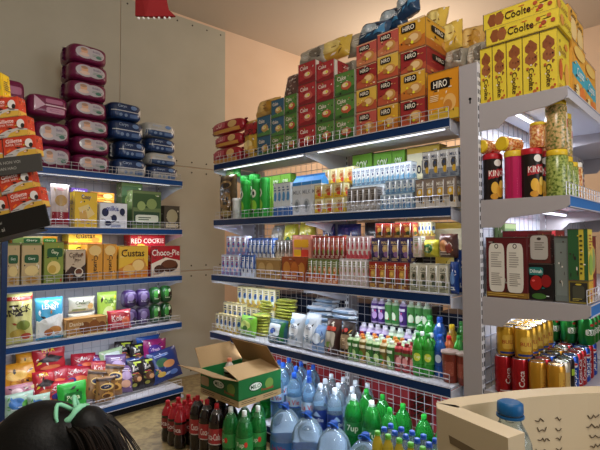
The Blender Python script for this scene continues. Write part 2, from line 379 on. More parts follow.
def wafer(a, b, fruit):
    return {'F': [('p', [(0, 0), (1, 0), (1, .34), (0, .14)], b), ('e', .6, .38, .26, .18, fruit), ('e', .55, .42, .16, .1, '#efd9b4'), ('t', 'Cake', .36, .76, .2, '#f3e7dc'), STK, ('r', .03, .03, .06, .97, b)],
            'R': [('r', 0, 0, .16, 1, '#e9dfd2'), ('e', .6, .5, .22, .22, fruit), ('t', 'Cake', .6, .8, .15, '#f3e7dc')]}
carton('wafer_red', 'cake_carton', (.17, .22, .14), '#b53a3e', wafer('#b53a3e', '#8c2a30', '#c9645a'))
carton('wafer_green', 'cake_carton', (.17, .22, .14), '#5d8a44', wafer('#5d8a44', '#3f6a34', '#c25c40'))
carton('wafer_blue', 'cake_carton', (.15, .2, .12), '#3f6784', wafer('#3f6784', '#5a8a50', '#c8a060'))
carton('wafer_brown', 'cake_carton', (.15, .2, .12), '#8a6a50', wafer('#8a6a50', '#6b7a50', '#c8a060'))
# yellow cookie boxes
carton('cookie_up', 'cookie_box', (.075, .20, .27), '#e3c93a', {
    'F': [('p', [(.5, .92), (.88, .82), (.88, .74), (.5, .66), (.14, .74), (.14, .82)], '#8a4c26'), ('p', [(.5, .74), (.88, .64), (.88, .56), (.5, .48), (.14, .56), (.14, .64)], '#96582e'),
          ('e', .4, .82, .05, .014, '#7c4426'), ('e', .62, .78, .05, .014, '#7c4426'), ('e', .42, .62, .05, .014, '#7c4426'), ('e', .62, .6, .05, .014, '#7c4426'),
          ('t', 'Coolte', .52, .27, .36, '#3a1810', -90), ('e', .7, .06, .12, .03, '#b5642e'), ('e', .3, .45, .1, .02, '#b5642e'), ('e', .86, .1, .07, .02, '#c8492c')],
    'R': [('t', 'Coolte', .42, .7, .11, '#8a5a30'), ('e', .25, .38, .13, .17, '#c9642e'), ('e', .72, .36, .16, .2, '#e8a94a'), ('e', .7, .82, .12, .06, '#d58c3a'), ('l', .1, .03, .8, .14, 4, '#a8752e')],
    'L': [('t', 'Coolte', .5, .6, .12, '#3a1810')], 'T': [('r', .1, .4, .9, .6, '#8a4c26')]})
carton('cookie_flat', 'cookie_box', (.42, .20, .085), '#e3c93a', {
    'F': [('p', [(.06, .5), (.10, .88), (.17, .88), (.21, .5), (.17, .12), (.10, .12)], '#8a4c26'), ('p', [(.16, .5), (.20, .88), (.27, .88), (.31, .5), (.27, .12), (.20, .12)], '#96582e'),
          ('t', 'Coolte', .50, .5, .46, '#2c120c'), ('e', .74, .7, .03, .12, '#b5522a'), ('e', .81, .4, .035, .13, '#a8482a'), ('e', .88, .75, .03, .11, '#c06a30'), ('e', .93, .4, .03, .12, '#a8482a'), ('e', .77, .25, .02, .08, '#c8492c')],
    'R': [('e', .22, .5, .14, .3, '#d99545'), ('t', 'Coolte', .6, .5, .34, '#a87a34')]})
def custas(w=.2, h=.2):
    return {'F': [('p', [(0, 0), (1, 0), (1, .35), (.5, .5), (0, .3)], '#d7852e'), ('e', .68, .36, .26, .24, '#c98a3c'), ('e', .66, .40, .2, .17, '#ecc981'), ('e', .34, .26, .2, .16, '#e3b35e'), ('t', 'Custas', .48, .78, .22, '#3a2410'), ('l', .08, .06, .36, .2, 3, '#c23a2c')],
            'L': [('t', 'Custas', .5, .7, .16, '#3a2410'), ('e', .5, .35, .25, .2, '#ecc981')], 'T': [('t', 'Custas', .5, .5, .4, '#3a2410')]}
carton('custas', 'cake_box', (.22, .12, .21), '#e8bb3c', custas())
carton('custas_flat', 'cake_box', (.26, .16, .10), '#e8c43c', {'F': [('t', 'Custas', .5, .62, .4, '#3a2410'), ('e', .8, .3, .12, .2, '#d58c3a'), ('r', 0, 0, 1, .12, '#c8762c')], 'T': [('t', 'Custas', .5, .5, .3, '#3a2410')], 'L': [('r', 0, 0, 1, .2, '#c8762c')]})
carton('custas_up', 'cake_box', (.12, .12, .25), '#dd9c3a', {'F': [('e', .5, .82, .4, .14, '#ecc981'), ('t', 'Custas', .55, .44, .5, '#3a2410', -90), ('e', .4, .12, .3, .08, '#c98a3c')], 'L': [('t', 'Custas', .5, .5, .5, '#3a2410', -90)]})
carton('custas_cyan', 'cake_box', (.26, .2, .26), '#e9a83c', {'F': [('p', [(0, .62), (.3, .72), (1, .62), (1, .38), (.3, .42), (0, .46)], '#3fb0c4'), ('t', 'Custas', .56, .55, .14, '#f4f4ee'), ('e', .68, .2, .24, .15, '#e8813a'), ('e', .3, .2, .14, .14, '#f0dca0'), ('l', .05, .06, .3, .3, 5, '#57381c'), ('e', .5, .86, .4, .1, '#f0c86a')], 'L': [('t', 'Custas', .5, .6, .14, '#3a2410')]})
carton('custas_small', 'cake_box', (.16, .2, .16), '#eaaf45', {'F': [('e', .5, .45, .35, .3, '#f0cf8c'), ('t', 'Custas', .5, .82, .16, '#3a2410')], 'L': [('t', 'Custas', .5, .6, .6, '#3a2410', 90), ('e', .5, .2, .3, .12, '#f0cf8c')]})
carton('chocopie', 'cake_box', (.22, .12, .2), '#b3202a', {'F': [('t', 'Choco-Pie', .5, .78, .2, '#f6efe6'), ('p', [(0, 0), (1, 0), (1, .5), (.5, .62), (0, .42)], '#e9dccb'), ('e', .62, .34, .3, .2, '#4a2a1c'), ('e', .62, .40, .27, .13, '#6b3f28'), ('e', .28, .24, .18, .14, '#4a2a1c'), ('l', .06, .06, .3, .12, 2, '#8a1a20')], 'L': [('t', 'Choco-Pie', .5, .6, .2, '#f6efe6')]})
carton('red_cookie', 'cookie_box', (.22, .16, .09), '#b0202c', {'F': [('t', 'RED COOKIE', .5, .6, .32, '#f6efe6'), ('e', .3, .25, .12, .16, '#e8c040'), ('r', 0, 0, 1, .08, '#7c1018')]})
carton('pea_long', 'cracker_box', (.24, .16, .09), '#c9c08a', {'F': [('r', .0, .15, .62, .85, '#86a858'), ('q', .42, .5, .18, .3, '#2a6a3c'), ('t', 'Gery', .42, .5, .3, '#e8f0d8'), ('r', .66, 0, 1, 1, '#e8a02c'), ('q', .82, .5, .15, .26, '#3a9a3c'), ('t', 'Gery', .82, .5, .26, '#f6f4dc')]})
carton('cracker_tan', 'cracker_box', (.12, .12, .25), '#c9b183', {'F': [('q', .5, .62, .36, .10, '#2a5c38'), ('t', 'Gery', .5, .62, .08, '#dfeed8'), ('e', .5, .34, .34, .12, '#e6cf8e'), ('e', .5, .12, .3, .07, '#b58a44'), ('r', 0, .94, 1, 1, '#7a8a4c')], 'L': [('r', .3, .1, .7, .9, '#8a9a58')]})
carton('cracker_green', 'cracker_box', (.17, .12, .25), '#8b9c42', {'F': [('q', .55, .74, .4, .11, '#2a5c30'), ('t', 'Gery', .55, .74, .12, '#e9efc8', -12), ('e', .5, .38, .34, .16, '#e6d080'), ('e', .42, .34, .2, .1, '#c9a84a'), ('l', .1, .06, .5, .14, 2, '#e8e8c8'), ('r', .84, .04, .92, .12, '#c83428')], 'L': [('r', .2, .1, .8, .9, '#3f6a34')]})
carton('coffee_box', 'cake_box', (.17, .12, .2), '#cbb79c', {'F': [('p', [(0, 0), (1, 0), (1, .55), (.7, .4), (.3, .5), (0, .3)], '#3c261c'), ('t', 'Coffee', .5, .84, .15, '#4a2a1c'), ('t', 'Joy', .55, .68, .14, '#4a2a1c'), ('e', .66, .3, .22, .14, '#e6dccb'), ('e', .66, .32, .17, .09, '#6b3f28'), ('e', .25, .18, .14, .1, '#8c5c38')], 'L': [('r', 0, 0, 1, .4, '#3c261c')]})
carton('yellow_wafer', 'cracker_box', (.17, .1, .2), '#e8c23c', {'F': [('t', 'Cosy', .5, .84, .16, '#1d2c6c'), ('p', [(.15, .55), (.6, .66), (.9, .4), (.45, .2)], '#e9d08c'), ('p', [(.2, .42), (.5, .5), (.6, .2), (.3, .12)], '#d5a85a')], 'L': [('t', 'Cosy', .5, .7, .14, '#1d2c6c')]})
carton('purple_box', 'cake_box', (.13, .14, .08), '#5b3a9c', {'F': [('t', 'Solite', .5, .6, .34, '#ece8f8'), ('e', .7, .25, .22, .18, '#8a6ac8')]})
carton('orange_box', 'cake_box', (.19, .14, .07), '#e89a30', {'F': [('e', .72, .5, .2, .34, '#f0d488'), ('t', 'Solite', .35, .6, .34, '#a83a18'), ('r', 0, 0, 1, .12, '#f3cf50')]})
carton('landscape_tin', 'seaweed_box', (.2, .1, .22), '#6c8050', {'F': [('r', 0, .55, 1, .92, '#3f5c34'), ('r', .05, .1, .95, .45, '#2d4a34'), ('e', .3, .6, .14, .12, '#9ab06c'), ('e', .66, .66, .18, .14, '#8aa060'), ('q', .5, .27, .4, .1, '#dce4d4'), ('l', .2, .22, .8, .32, 2, '#2d4a34')], 'L': [('r', 0, 0, 1, .5, '#3f5c34')]})
carton('small_photo_box', 'seaweed_box', (.1, .08, .1), '#4a4438', {'F': [('e', .5, .55, .36, .3, '#a8a080'), ('r', .1, .08, .9, .24, '#d8d0b8')]})
carton('milk_pack_cow', 'milk_pack', (.20, .1, .14), '#e3e6ee', {'F': [('e', .2, .62, .12, .16, '#22284c'), ('e', .52, .40, .1, .14, '#22284c'), ('e', .82, .66, .1, .14, '#22284c'), ('t', 'milkis', .46, .78, .2, '#3a4a9c'), ('e', .3, .2, .12, .1, '#22284c'), ('l', .4, .05, .9, .16, 2, '#3a62a8')]})
carton('brown_flat', 'biscuit_carton', (.26, .12, .11), '#b5864c', {'F': [('e', .45, .45, .14, .34, '#7c4a24'), ('e', .68, .5, .14, .34, '#8a5428'), ('e', .88, .42, .1, .3, '#7c4a24'), ('t', 'Danisa', .24, .72, .22, '#f0e2c4'), ('r', 0, 0, 1, .1, '#e8d8b0')], 'L': [('r', 0, 0, 1, .4, '#e8d8b0')]})
# milk and juice cartons
def juice(key, size, base, band, name='milk_carton', word='', wc='#223a7c', spot='#e8e8e8', spot2='#c83a30', cat='carton'):
    def fn():
        w, d, h = size; mb = MB(); mb.box(-w/2, w/2, 0, d, 0, h, P(base)); F = box_faces(w, d, h)
        for k in ('F', 'R', 'L'):
            mb.deco(F[k], [('r', 0, 0, 1, .34, band), ('e', .5, .52, .34, .17, spot), ('e', .55, .3, .24, .12, spot2)]+[('e', .42, .56, .14, .07, wc), ('l', .12, .03, .9, .16, 3, wc), ('l', .15, .66, .85, .71, 1, wc), ('e', .78, .2, .1, .04, spot), ('r', 0, 0, .03, 1, '#77777c'), ('r', 0, .985, 1, 1, '#6c6c70')]+([('t', word, .5, .8, .12, wc)] if word else [('l', .15, .74, .9, .9, 2, wc)]))
        mb.deco(F['T'], [('r', .1, .55, .9, .85, band), ('r', .1, .1, .5, .4, wc)])
        mb.tube([(w*.25, -.003, h*.15), (w*.32, -.003, h*.92)], .0022, P('#e8e8ea'), 5)
        return mb.build(name)
    kind(key, size, cat, fn)
def gable(key, size, base, roof, decs):
    def fn():
        w, d, h = size; b = h*.82; mb = MB(); mb.box(-w/2, w/2, 0, d, 0, b, P(base))
        mb.add([(-w/2, 0, b), (w/2, 0, b), (w/2, d, b), (-w/2, d, b), (-w/2, d/2, h*.96), (w/2, d/2, h*.96)], [(0, 1, 5, 4), (2, 3, 4, 5), (0, 4, 3), (1, 2, 5)], P(roof))
        mb.box(-w/2, w/2, d/2-.002, d/2+.002, h*.95, h, P(roof)); F = box_faces(w, d, b)
        for k in 'FR': mb.deco(F[k], decs)
        return mb.build('milk_carton')
    kind(key, size, 'carton', fn)
juice('milk_thin', (.042, .06, .13), '#dce8f0', '#9cc4de', word='milk', spot='#f6fafc', spot2='#6aa8d0')
juice('milk_cow', (.065, .06, .15), '#d9dadd', '#8a93a0', word='MILK', wc='#3a4a6c', spot='#5a544e', spot2='#d8ae3c')
juice('milk_brown', (.065, .06, .13), '#8c7c72', '#d5cdc4', word='MILK', wc='#e8e4dc', spot='#d8ae3c', spot2='#3c3430')
juice('milk_greypack', (.045, .06, .12), '#9a9490', '#c8c4c0', wc='#4a4440', spot='#6b6460', spot2='#b5aca4')
juice('milk_blue', (.045, .05, .105), '#3f6cc0', '#d8e2f4', wc='#e8eef8', spot='#c8d8f4', spot2='#16306c')
juice('milk_pinkblue', (.045, .05, .105), '#d5dcf0', '#8aa4d8', wc='#b03a7c', spot='#4a78c4', spot2='#e8b8cc')
juice('milk_lightblue', (.05, .05, .1), '#c8dae8', '#8ab4d4', wc='#2a5a9c', spot='#e8f2f8', spot2='#5a8ac0')
juice('juice_red', (.046, .05, .13), '#b5453c', '#8c2c2c', wc='#e8dccc', spot='#dc6a50', spot2='#8aa04c')
juice('juice_pink', (.046, .05, .13), '#e6cfd2', '#d5606c', wc='#b02c3c', spot='#e2808c', spot2='#f0e8e8')
juice('juice_orange', (.05, .05, .13), '#7c8c4c', '#d07030', wc='#e8e4cc', spot='#d98030', spot2='#b53c28')
juice('juice_white', (.046, .05, .14), '#e8e2e4', '#d4c0bc', wc='#8a9a5c', spot='#d8a8a4', spot2='#c8b49c')
juice('malt_red', (.062, .06, .12), '#a8342c', '#7c4a2c', wc='#e8c060', spot='#c89c4c', spot2='#3c4a2c', word='CACAO')
juice('malt_purple', (.062, .06, .12), '#4a3f74', '#2c2850', wc='#e0c890', spot='#c8a878', spot2='#8c6aa4', word='MALT')
juice('oat_white', (.062, .06, .12), '#d5d2c0', '#a8a88c', wc='#3c4434', spot='#8c8470', spot2='#4a5440', word='OAT')
juice('kid_yellow', (.062, .06, .11), '#e6dca4', '#e0c040', wc='#a85a30', spot='#c89060', spot2='#d8543c', word='kid')
juice('cream_small', (.04, .045, .075), '#e3d9a8', '#d8b84c', wc='#2c3c6c', spot='#4a78b4', spot2='#e8f0e0')
gable('gable_blue', (.07, .07, .2), '#d5dae0', '#3f8ad0', [('e', .5, .3, .34, .2, '#b0b8c0'), ('e', .46, .32, .18, .12, '#7c848c'), ('t', 'MILK', .5, .7, .12, '#8a8f98'), ('r', 0, .9, 1, 1, '#3f8ad0')])
carton('uht_tall', 'milk_carton', (.05, .07, .15), '#e0e8ee', {'F': [('r', 0, .0, 1, .3, '#3a6ab0'), ('e', .5, .6, .32, .14, '#5a9ad4'), ('l', .2, .75, .8, .9, 2, '#24508c')], 'R': [('r', 0, 0, 1, .3, '#3a6ab0')]}, cat='carton')
carton('green_carton', 'milk_carton', (.09, .06, .12), '#7cb83c', {'F': [('e', .5, .5, .34, .25, '#b8dc6c'), ('t', 'SOY', .5, .8, .16, '#f0f6e0')], 'T': [('r', .2, .2, .8, .8, '#b8dc6c')]}, cat='carton')
carton('gold_box', 'powder_box', (.2, .09, .2), '#d9b648', {'F': [('r', 0, .5, 1, .9, '#efe6c4'), ('t', 'Gold', .38, .68, .2, '#1d2440'), ('e', .6, .28, .28, .2, '#e8d080')]})
carton('pack_tan', 'milk_pack', (.18, .1, .1), '#b08a50', {'F': [('r', 0, .9, 1, 1, '#d8c49c'), ('e', .25, .5, .15, .28, '#c8a468'), ('e', .6, .5, .15, .28, '#c8a468'), ('l', .1, .1, .9, .25, 2, '#7c5a30')], 'T': [('r', .05, .1, .95, .9, '#c8a468')]})
carton('pack_rust', 'milk_pack', (.18, .1, .11), '#a8542c', {'F': [('e', .22, .5, .15, .3, '#d08a3c'), ('e', .55, .5, .15, .3, '#c8702c'), ('e', .85, .5, .12, .28, '#d08a3c'), ('l', .1, .08, .9, .18, 1, '#f0dcb8')], 'T': [('r', .05, .1, .95, .9, '#c87a4c')]})
carton('pack_orangepink', 'yogurt_pack', (.16, .1, .12), '#e8a090', {'F': [('q', .3, .66, .2, .16, '#f0b42c'), ('q', .7, .66, .2, .16, '#f0b42c'), ('q', .3, .28, .2, .14, '#e8c030'), ('q', .7, .28, .2, .14, '#d84838')], 'T': [('r', .1, .1, .9, .9, '#f0c0a8')]})
# tea and chocolate boxes
PANEL = lambda cx: [('q', cx, .5, .20, .40, '#d8d3c8'), ('e', cx, .85, .05, .04, '#3c2c28'), ('e', cx, .85, .03, .025, '#d8d3c8'), ('l', cx-.14, .2, cx+.16, .42, 7, '#8c847c'), ('l', cx-.14, .5, cx+.14, .76, 7, '#9c948c')]
carton('maroon_tea', 'tea_box', (.26, .12, .30), '#5c1a1e', {'F': PANEL(.27)+PANEL(.73)+[('r', 0, .02, 1, .10, '#8c6a2c'), ('l', .04, .03, .98, .09, 2, '#c8a04c')], 'R': [('e', .4, .88, .12, .05, '#e8e0d0'), ('r', 0, .02, 1, .1, '#8c6a2c')]})
carton('maroon_oval', 'tea_box', (.22, .16, .27), '#6c1a1c', {'F': [('e', .6, .6, .28, .24, '#c8a04c'), ('e', .6, .6, .24, .2, '#8ca068'), ('r', .0, .2, .12, .8, '#e8dcc0'), ('e', .3, .9, .1, .05, '#c8a04c'), ('e', .56, .2, .2, .1, '#b53c28'), ('r', 0, .0, 1, .05, '#c8a04c')], 'L': [('r', .1, .2, .5, .8, '#d8cdb8')]})
carton('berry_tea', 'tea_box', (.14, .07, .16), '#1c1616', {'F': [('q', .4, .8, .26, .11, '#2a7a74'), ('t', 'Dilmah', .4, .8, .1, '#e8f0ec'), ('e', .4, .48, .22, .2, '#a8201c'), ('e', .76, .54, .18, .17, '#8c1a1c'), ('e', .3, .54, .06, .03, '#e8605c'), ('e', .5, .12, .26, .08, '#3f6a2c'), ('r', 0, .0, 1, .03, '#3c3434')], 'R': [('r', 0, 0, 1, 1, '#2a2a28')]})
carton('grey_tea', 'tea_box', (.11, .10, .28), '#6c7470', {'F': [('r', .1, .1, .9, .9, '#7a827e')], 'R': [('e', .5, .9, .3, .03, '#8c948c'), ('l', .1, .06, .9, .12, 2, '#4a524e')], 'T': [('r', .1, .1, .9, .9, '#59605c')]})
carton('label_tea', 'tea_box', (.12, .06, .15), '#5c2a24', {'F': [('q', .5, .55, .4, .42, '#b8b2aa'), ('e', .5, .85, .1, .05, '#3c2c28'), ('l', .3, .45, .75, .75, 4, '#6c645c')]})
carton('green_tea', 'tea_box', (.13, .08, .22), '#2f5a34', {'F': [('r', .56, 0, .8, 1, '#c8b43c'), ('l', .6, .1, .76, .9, 9, '#4a4a20')], 'R': [('r', 0, .0, 1, 1, '#d8c44c'), ('e', .5, .3, .4, .2, '#8cb04c'), ('l', .2, .6, .9, .9, 5, '#a8482a')], 'T': [('r', 0, 0, 1, 1, '#9c9c5c')]})
carton('gold_tea', 'tea_box', (.13, .08, .095), '#8a7a34', {'F': [('r', .06, .08, .94, .92, '#33302a'), ('q', .5, .5, .3, .28, '#4a4a3c'), ('l', .2, .12, .7, .24, 2, '#b8a84c'), ('e', .5, .84, .16, .04, '#c8b43c')], 'R': [('r', 0, 0, 1, 1, '#d8a83c'), ('l', .2, .2, .8, .5, 3, '#b53c28')]})
carton('ginseng_box', 'tea_box', (.08, .07, .17), '#a83a20', {'F': [('e', .5, .6, .36, .22, '#e0b860'), ('e', .5, .6, .25, .15, '#8c9c50'), ('r', 0, .1, 1, .3, '#d87a2c')], 'L': [('r', .1, .3, .9, .9, '#d8a84c')]})
carton('red_choc', 'chocolate_box', (.16, .1, .16), '#8c1c20', {'F': [('q', .5, .75, .3, .12, '#1c1616'), ('e', .5, .76, .14, .08, '#e8c030'), ('r', .1, .3, .9, .5, '#2c2a28'), ('r', .1, .1, .9, .22, '#d8d4cc')]})
carton('red_case', 'shipping_carton', (.4, .3, .28), '#a8343a', {'F': [('l', .1, .1, .5, .4, 4, '#e8d0d0'), ('r', 0, .45, 1, .55, '#8c2630')]})
carton('dark_case', 'shipping_carton', (.30, .3, .26), '#27334f', {'B': [('e', .5, .5, .3, .3, '#8a6a3c')]})
carton('brown_case', 'shipping_carton', (.40, .30, .24), '#a08058', {'F': [('r', 0, .45, 1, .55, '#b8996c')]})
# razor-sized red boxes of the counter display
RAZ = {'F': [('p', [(0, 0), (1, 0), (1, .34), (.7, .44), (.35, .36), (0, .12)], '#c9c2bc'), ('p', [(.34, .0), (1, .0), (1, .28), (.7, .32), (.45, .2)], '#dcae48'), ('t', 'Gillette', .36, .80, .2, '#f6e2dc'), ('t', 'SUPER THIN', .34, .60, .11, '#f0c8bc'),
     ('e', .82, .62, .12, .22, '#e9e2dc'), ('e', .88, .5, .06, .12, '#33302e'), ('p', [(.08, .3), (.2, .42), (.24, .36), (.12, .22)], '#f0742c'), ('l', .05, .08, .3, .16, 1, '#5a5450')], 'T': [('r', 0, 0, 1, 1, '#e05a44')], 'R': [('r', 0, 0, 1, .3, '#dcae48')]}
carton('razor_box', 'razor_box', (.10, .04, .062), '#d2482f', RAZ)
carton('yellow_card', 'razor_box', (.10, .04, .08), '#efc42c', {'F': [('t', 'M', .8, .55, .42, '#17707c'), ('r', 0, 0, 1, .08, '#e8843c'), ('l', .1, .3, .6, .6, 3, '#b5482a')]})

# --- soft packs
def nball(w, d, h, n=4, seg=10):
    vs = []; fs = []; idx = {}
    for ax in range(3):
        for sg in (-1, 1):
            g = []
            for i in range(seg+1):
                row = []
                for j in range(seg+1):
                    p = [0, 0, 0]; p[ax] = sg; p[(ax+1) % 3] = math.tan(pi/4*(2*i/seg-1)); p[(ax+2) % 3] = math.tan(pi/4*(2*j/seg-1))
                    L = sum(abs(q)**n for q in p)**(1/n); v = (p[0]/L*w/2, p[1]/L*d/2+d/2, p[2]/L*h/2+h/2); k = tuple(round(q, 6) for q in v)
                    if k not in idx: idx[k] = len(vs); vs.append(v)
                    row.append(idx[k])
                g.append(row)
            for i in range(seg):
                for j in range(seg):
                    f = (g[i][j], g[i+1][j], g[i+1][j+1], g[i][j+1]); fs.append(f if sg > 0 else f[::-1])
    return vs, fs
def nfaces(w, d, h, n):
    def dep(a, b): return (max(0, 1-min(1, abs(a))**n-min(1, abs(b))**n))**(1/n)
    return {'F': Face(w, h, lambda u, v, l: (u-w/2, d/2-(d/2)*dep(2*u/w-1, 2*v/h-1)-l*2-.0006, v), True),
            'L': Face(d, h, lambda u, v, l: (-(w/2)*dep(2*u/d-1, 2*v/h-1)-l*2-.0006, d-u, v), True),
            'R': Face(d, h, lambda u, v, l: ((w/2)*dep(2*u/d-1, 2*v/h-1)+l*2+.0006, u, v), True),
            'T': Face(w, d, lambda u, v, l: (u-w/2, v, h/2+(h/2)*dep(2*u/w-1, 2*v/d-1)+l*2+.0006), True)}
def softpack(key, name, size, base, decs, n=4, fin=None, cat='pack'):
    def fn():
        w, d, h = size; mb = MB(); vs, fs = nball(w, d, h, n); mb.add(vs, fs, PK(base), True); F = nfaces(w, d, h, n)
        for k, ds in decs.items(): mb.deco(F[k], [tuple(PK(q) if isinstance(q, str) and q.startswith('#') else q for q in dd) for dd in ds])
        if fin:     # gathered end seams
            for s in (-1, 1):
                vs = []
                for i in range(9):
                    z = h*(.12+.76*i/8); vs += [(s*w*.47, d/2+.006*sin(i*2.1), z), (s*w*.55, d/2+.012*sin(i*2.6+s), z)]
                for t in (-.0008, .0008): mb.add([(a, b+t, c) for a, b, c in vs], [(2*i, 2*i+1, 2*i+3, 2*i+2) for i in range(8)], PK(fin))
        return mb.build(name)
    kind(key, size, cat, fn)
LAB = '#b9b2b8'
softpack('diaper_wine', 'diaper_pack', (.31, .30, .155), '#701a44', {'F': [('e', .36, .5, .24, .33, LAB), ('e', .63, .5, .25, .31, LAB), ('e', .5, .5, .24, .25, LAB), ('e', .34, .56, .09, .17, '#d9a888'), ('e', .33, .66, .085, .08, '#a8846c'), ('e', .34, .36, .13, .10, '#dcc0b0'), ('t', 'Bobby', .66, .62, .15, '#7c7088'), ('l', .55, .36, .84, .5, 2, '#7c9484'), ('e', .72, .36, .08, .08, '#4f7c6c')],
    'R': [('l', .2, .3, .8, .7, 3, '#c890b0')], 'T': [('q', .5, .5, .3, .3, LAB)]}, 5, '#4c1238')
softpack('diaper_wine_end', 'diaper_pack', (.31, .30, .2), '#741c48', {'F': [('p', [(.12, .88), (.4, .5), (.12, .16)], '#cfa8bc'), ('r', .40, .47, .97, .53, '#dcc0cc'), ('q', .62, .70, .22, .1, '#b06c8c'), ('q', .66, .28, .24, .13, '#c08ca4'), ('l', .5, .22, .85, .34, 3, '#8a4a70')]}, 6)
def navy(key, c, band, word): softpack(key, 'diaper_pack', (.28, .28, .15), c, {'F': [('r', .04, .05, .96, .4, band), ('e', .3, .24, .05, .09, '#7c94b8'), ('e', .46, .24, .05, .09, '#7c94b8'), ('q', .72, .24, .14, .1, '#5a78a8'), ('r', .04, .44, .96, .49, '#c8ccd4'), ('t', word, .34, .72, .2, '#a8bcd8'), ('e', .7, .72, .1, .12, '#6c8cbc'), ('p', [(.84, .5), (.98, .85), (.98, .15)], '#c4c6c4')], 'R': [('q', .5, .5, .3, .3, '#c4c6c4')]}, 5, '#b8b9b8')
navy('diaper_navy', '#14305c', '#1c3c70', 'Caryn'); navy('diaper_mixed', '#1a3560', '#b9bab8', 'Caryn'); navy('diaper_pale', '#b4b4ae', '#2c4a78', 'Caryn')
softpack('film_roll', 'snack_roll_pack', (.12, .12, .13), '#3c2a58', {'F': [('e', .42, .6, .24, .22, '#77688f'), ('e', .7, .35, .14, .18, '#22182e'), ('l', .2, .3, .8, .45, 2, '#c8c4d4')], 'T': [('e', .5, .5, .3, .3, '#857a9c')], 'L': [('e', .5, .5, .3, .3, '#5c4c7c')]}, 3)
softpack('film_roll_green', 'snack_roll_pack', (.12, .12, .13), '#1f4a24', {'F': [('e', .36, .6, .2, .22, '#3f8a38'), ('e', .68, .5, .16, .24, '#2a1f18'), ('e', .6, .75, .1, .1, '#c8d8b8'), ('l', .2, .3, .8, .45, 2, '#e0ecc8')], 'T': [('e', .5, .5, .3, .3, '#4c8a40')], 'L': [('e', .5, .5, .3, .3, '#3a7434')]}, 3)
softpack('biscuit_roll', 'biscuit_pack', (.26, .09, .10), '#a02430', {'F': [('r', .08, .1, .92, .34, '#d8a04c'), ('q', .3, .64, .2, .2, '#c8606c'), ('t', 'LU', .3, .64, .3, '#f0e0d0'), ('e', .72, .6, .13, .25, '#e0b878')]}, 3.4, '#7c1a24')
softpack('sachet_flat', 'snack_sachet', (.20, .13, .022), '#c9cf5c', {'T': [('q', .5, .5, .3, .3, '#7cb43c'), ('e', .7, .4, .1, .16, '#e8e0a0')], 'F': [('r', .1, .2, .9, .8, '#8a8c2c')]}, 2.6, '#d8d884')
softpack('pouch_flat', 'snack_sachet', (.22, .15, .03), '#d0d8e2', {'T': [('q', .45, .5, .3, .3, '#eef2f6'), ('e', .7, .5, .14, .2, '#6c8cb0'), ('l', .2, .3, .6, .6, 3, '#2c4a6c')], 'F': [('r', .1, .2, .9, .8, '#7c94b0')]}, 2.6, '#d0dcea')
def flecks(key, base, decs, n=9):
    rnd = random.Random(key+'f'); cols = [z for dd in decs for z in dd if isinstance(z, str) and z.startswith('#')]+['#e8e0d8', '#2c2428']
    out = []
    for i in range(n):
        x, y, c, a = rnd.uniform(.1, .9), rnd.uniform(.1, .9), rnd.choice(cols), rnd.uniform(0, 6); r1, r2 = rnd.uniform(.05, .2), rnd.uniform(.02, .05)
        out.append(('p', [(x+r1*cos(a), y+r1*sin(a)*.7), (x-r2*sin(a), y+r2*cos(a)), (x-r1*cos(a), y-r1*sin(a)*.7), (x+r2*sin(a), y-r2*cos(a))], c))
    return [d for d in out if all(.03 < px < .97 and .06 < py < .94 for px, py in d[1])]
def bag(key, name, size, base, decs2, style='pillow', cat='bag', seam=None):
    """a filled film bag: thick in the middle, flat crimped seams; pouches stand on a wide foot"""
    def fn():
        w, d, h = size; mb = MB(); rnd = random.Random(key); ph = [rnd.uniform(0, 6) for _ in range(6)]
        def th(a, v):       # half thickness at a in [-1,1], v in [0,1]
            e = max(0, 1-abs(a)**3.2)**.5
            if style == 'pillow': g = max(0, 1-abs(2*v-1)**3.5)**.6 if .05 < v < .95 else 0
            else: g = (.82+.18*min(1, v/.2)) if v < .3 else max(0, 1-((v-.3)/.66)**2)**.7 if v < .96 else 0
            return .0012+d/2*e*g*(1+.07*sin(9*a+ph[0]+5*v)+.05*sin(17*v+ph[1]+3*a))
        def sd(a, v): return a*w/2*(1-.05*sin(pi*v)+.015*sin(14*v+ph[2]))
        NX, NZ = 14, 18; F = []; K = []
        for j in range(NZ+1):
            for i in range(NX+1):
                a, v = 2*i/NX-1, j/NZ; x = sd(a, v); t = th(a, v); F.append((x, d/2-t, v*h)); K.append((x, d/2+t, v*h))
        q = [(j*(NX+1)+i, j*(NX+1)+i+1, (j+1)*(NX+1)+i+1, (j+1)*(NX+1)+i) for j in range(NZ) for i in range(NX)]
        m = PK(base) if base else CELLO
        mb.add(F, q, m, True); mb.add(K, [f[::-1] for f in q], m, True)
        mb.add([F[i] for i in range(NX+1)]+[K[i] for i in range(NX+1)], [(i, NX+1+i, NX+2+i, i+1) for i in range(NX)], m, True)
        f = Face(w, h, lambda u, v, l: (sd(2*u/w-1, v/h), d/2-th(2*u/w-1, v/h)-l*2-.0004, v), True)
        decs = flecks(key, base, decs2)+decs2
        mb.deco(f, [tuple(PK(z) if isinstance(z, str) and z.startswith('#') else z for z in dd) for dd in decs])
        if seam:
            mb.deco(f, [('r', .02, .955, .98, .995, seam)])
        return mb.build(name)
    kind(key, size, cat, fn)

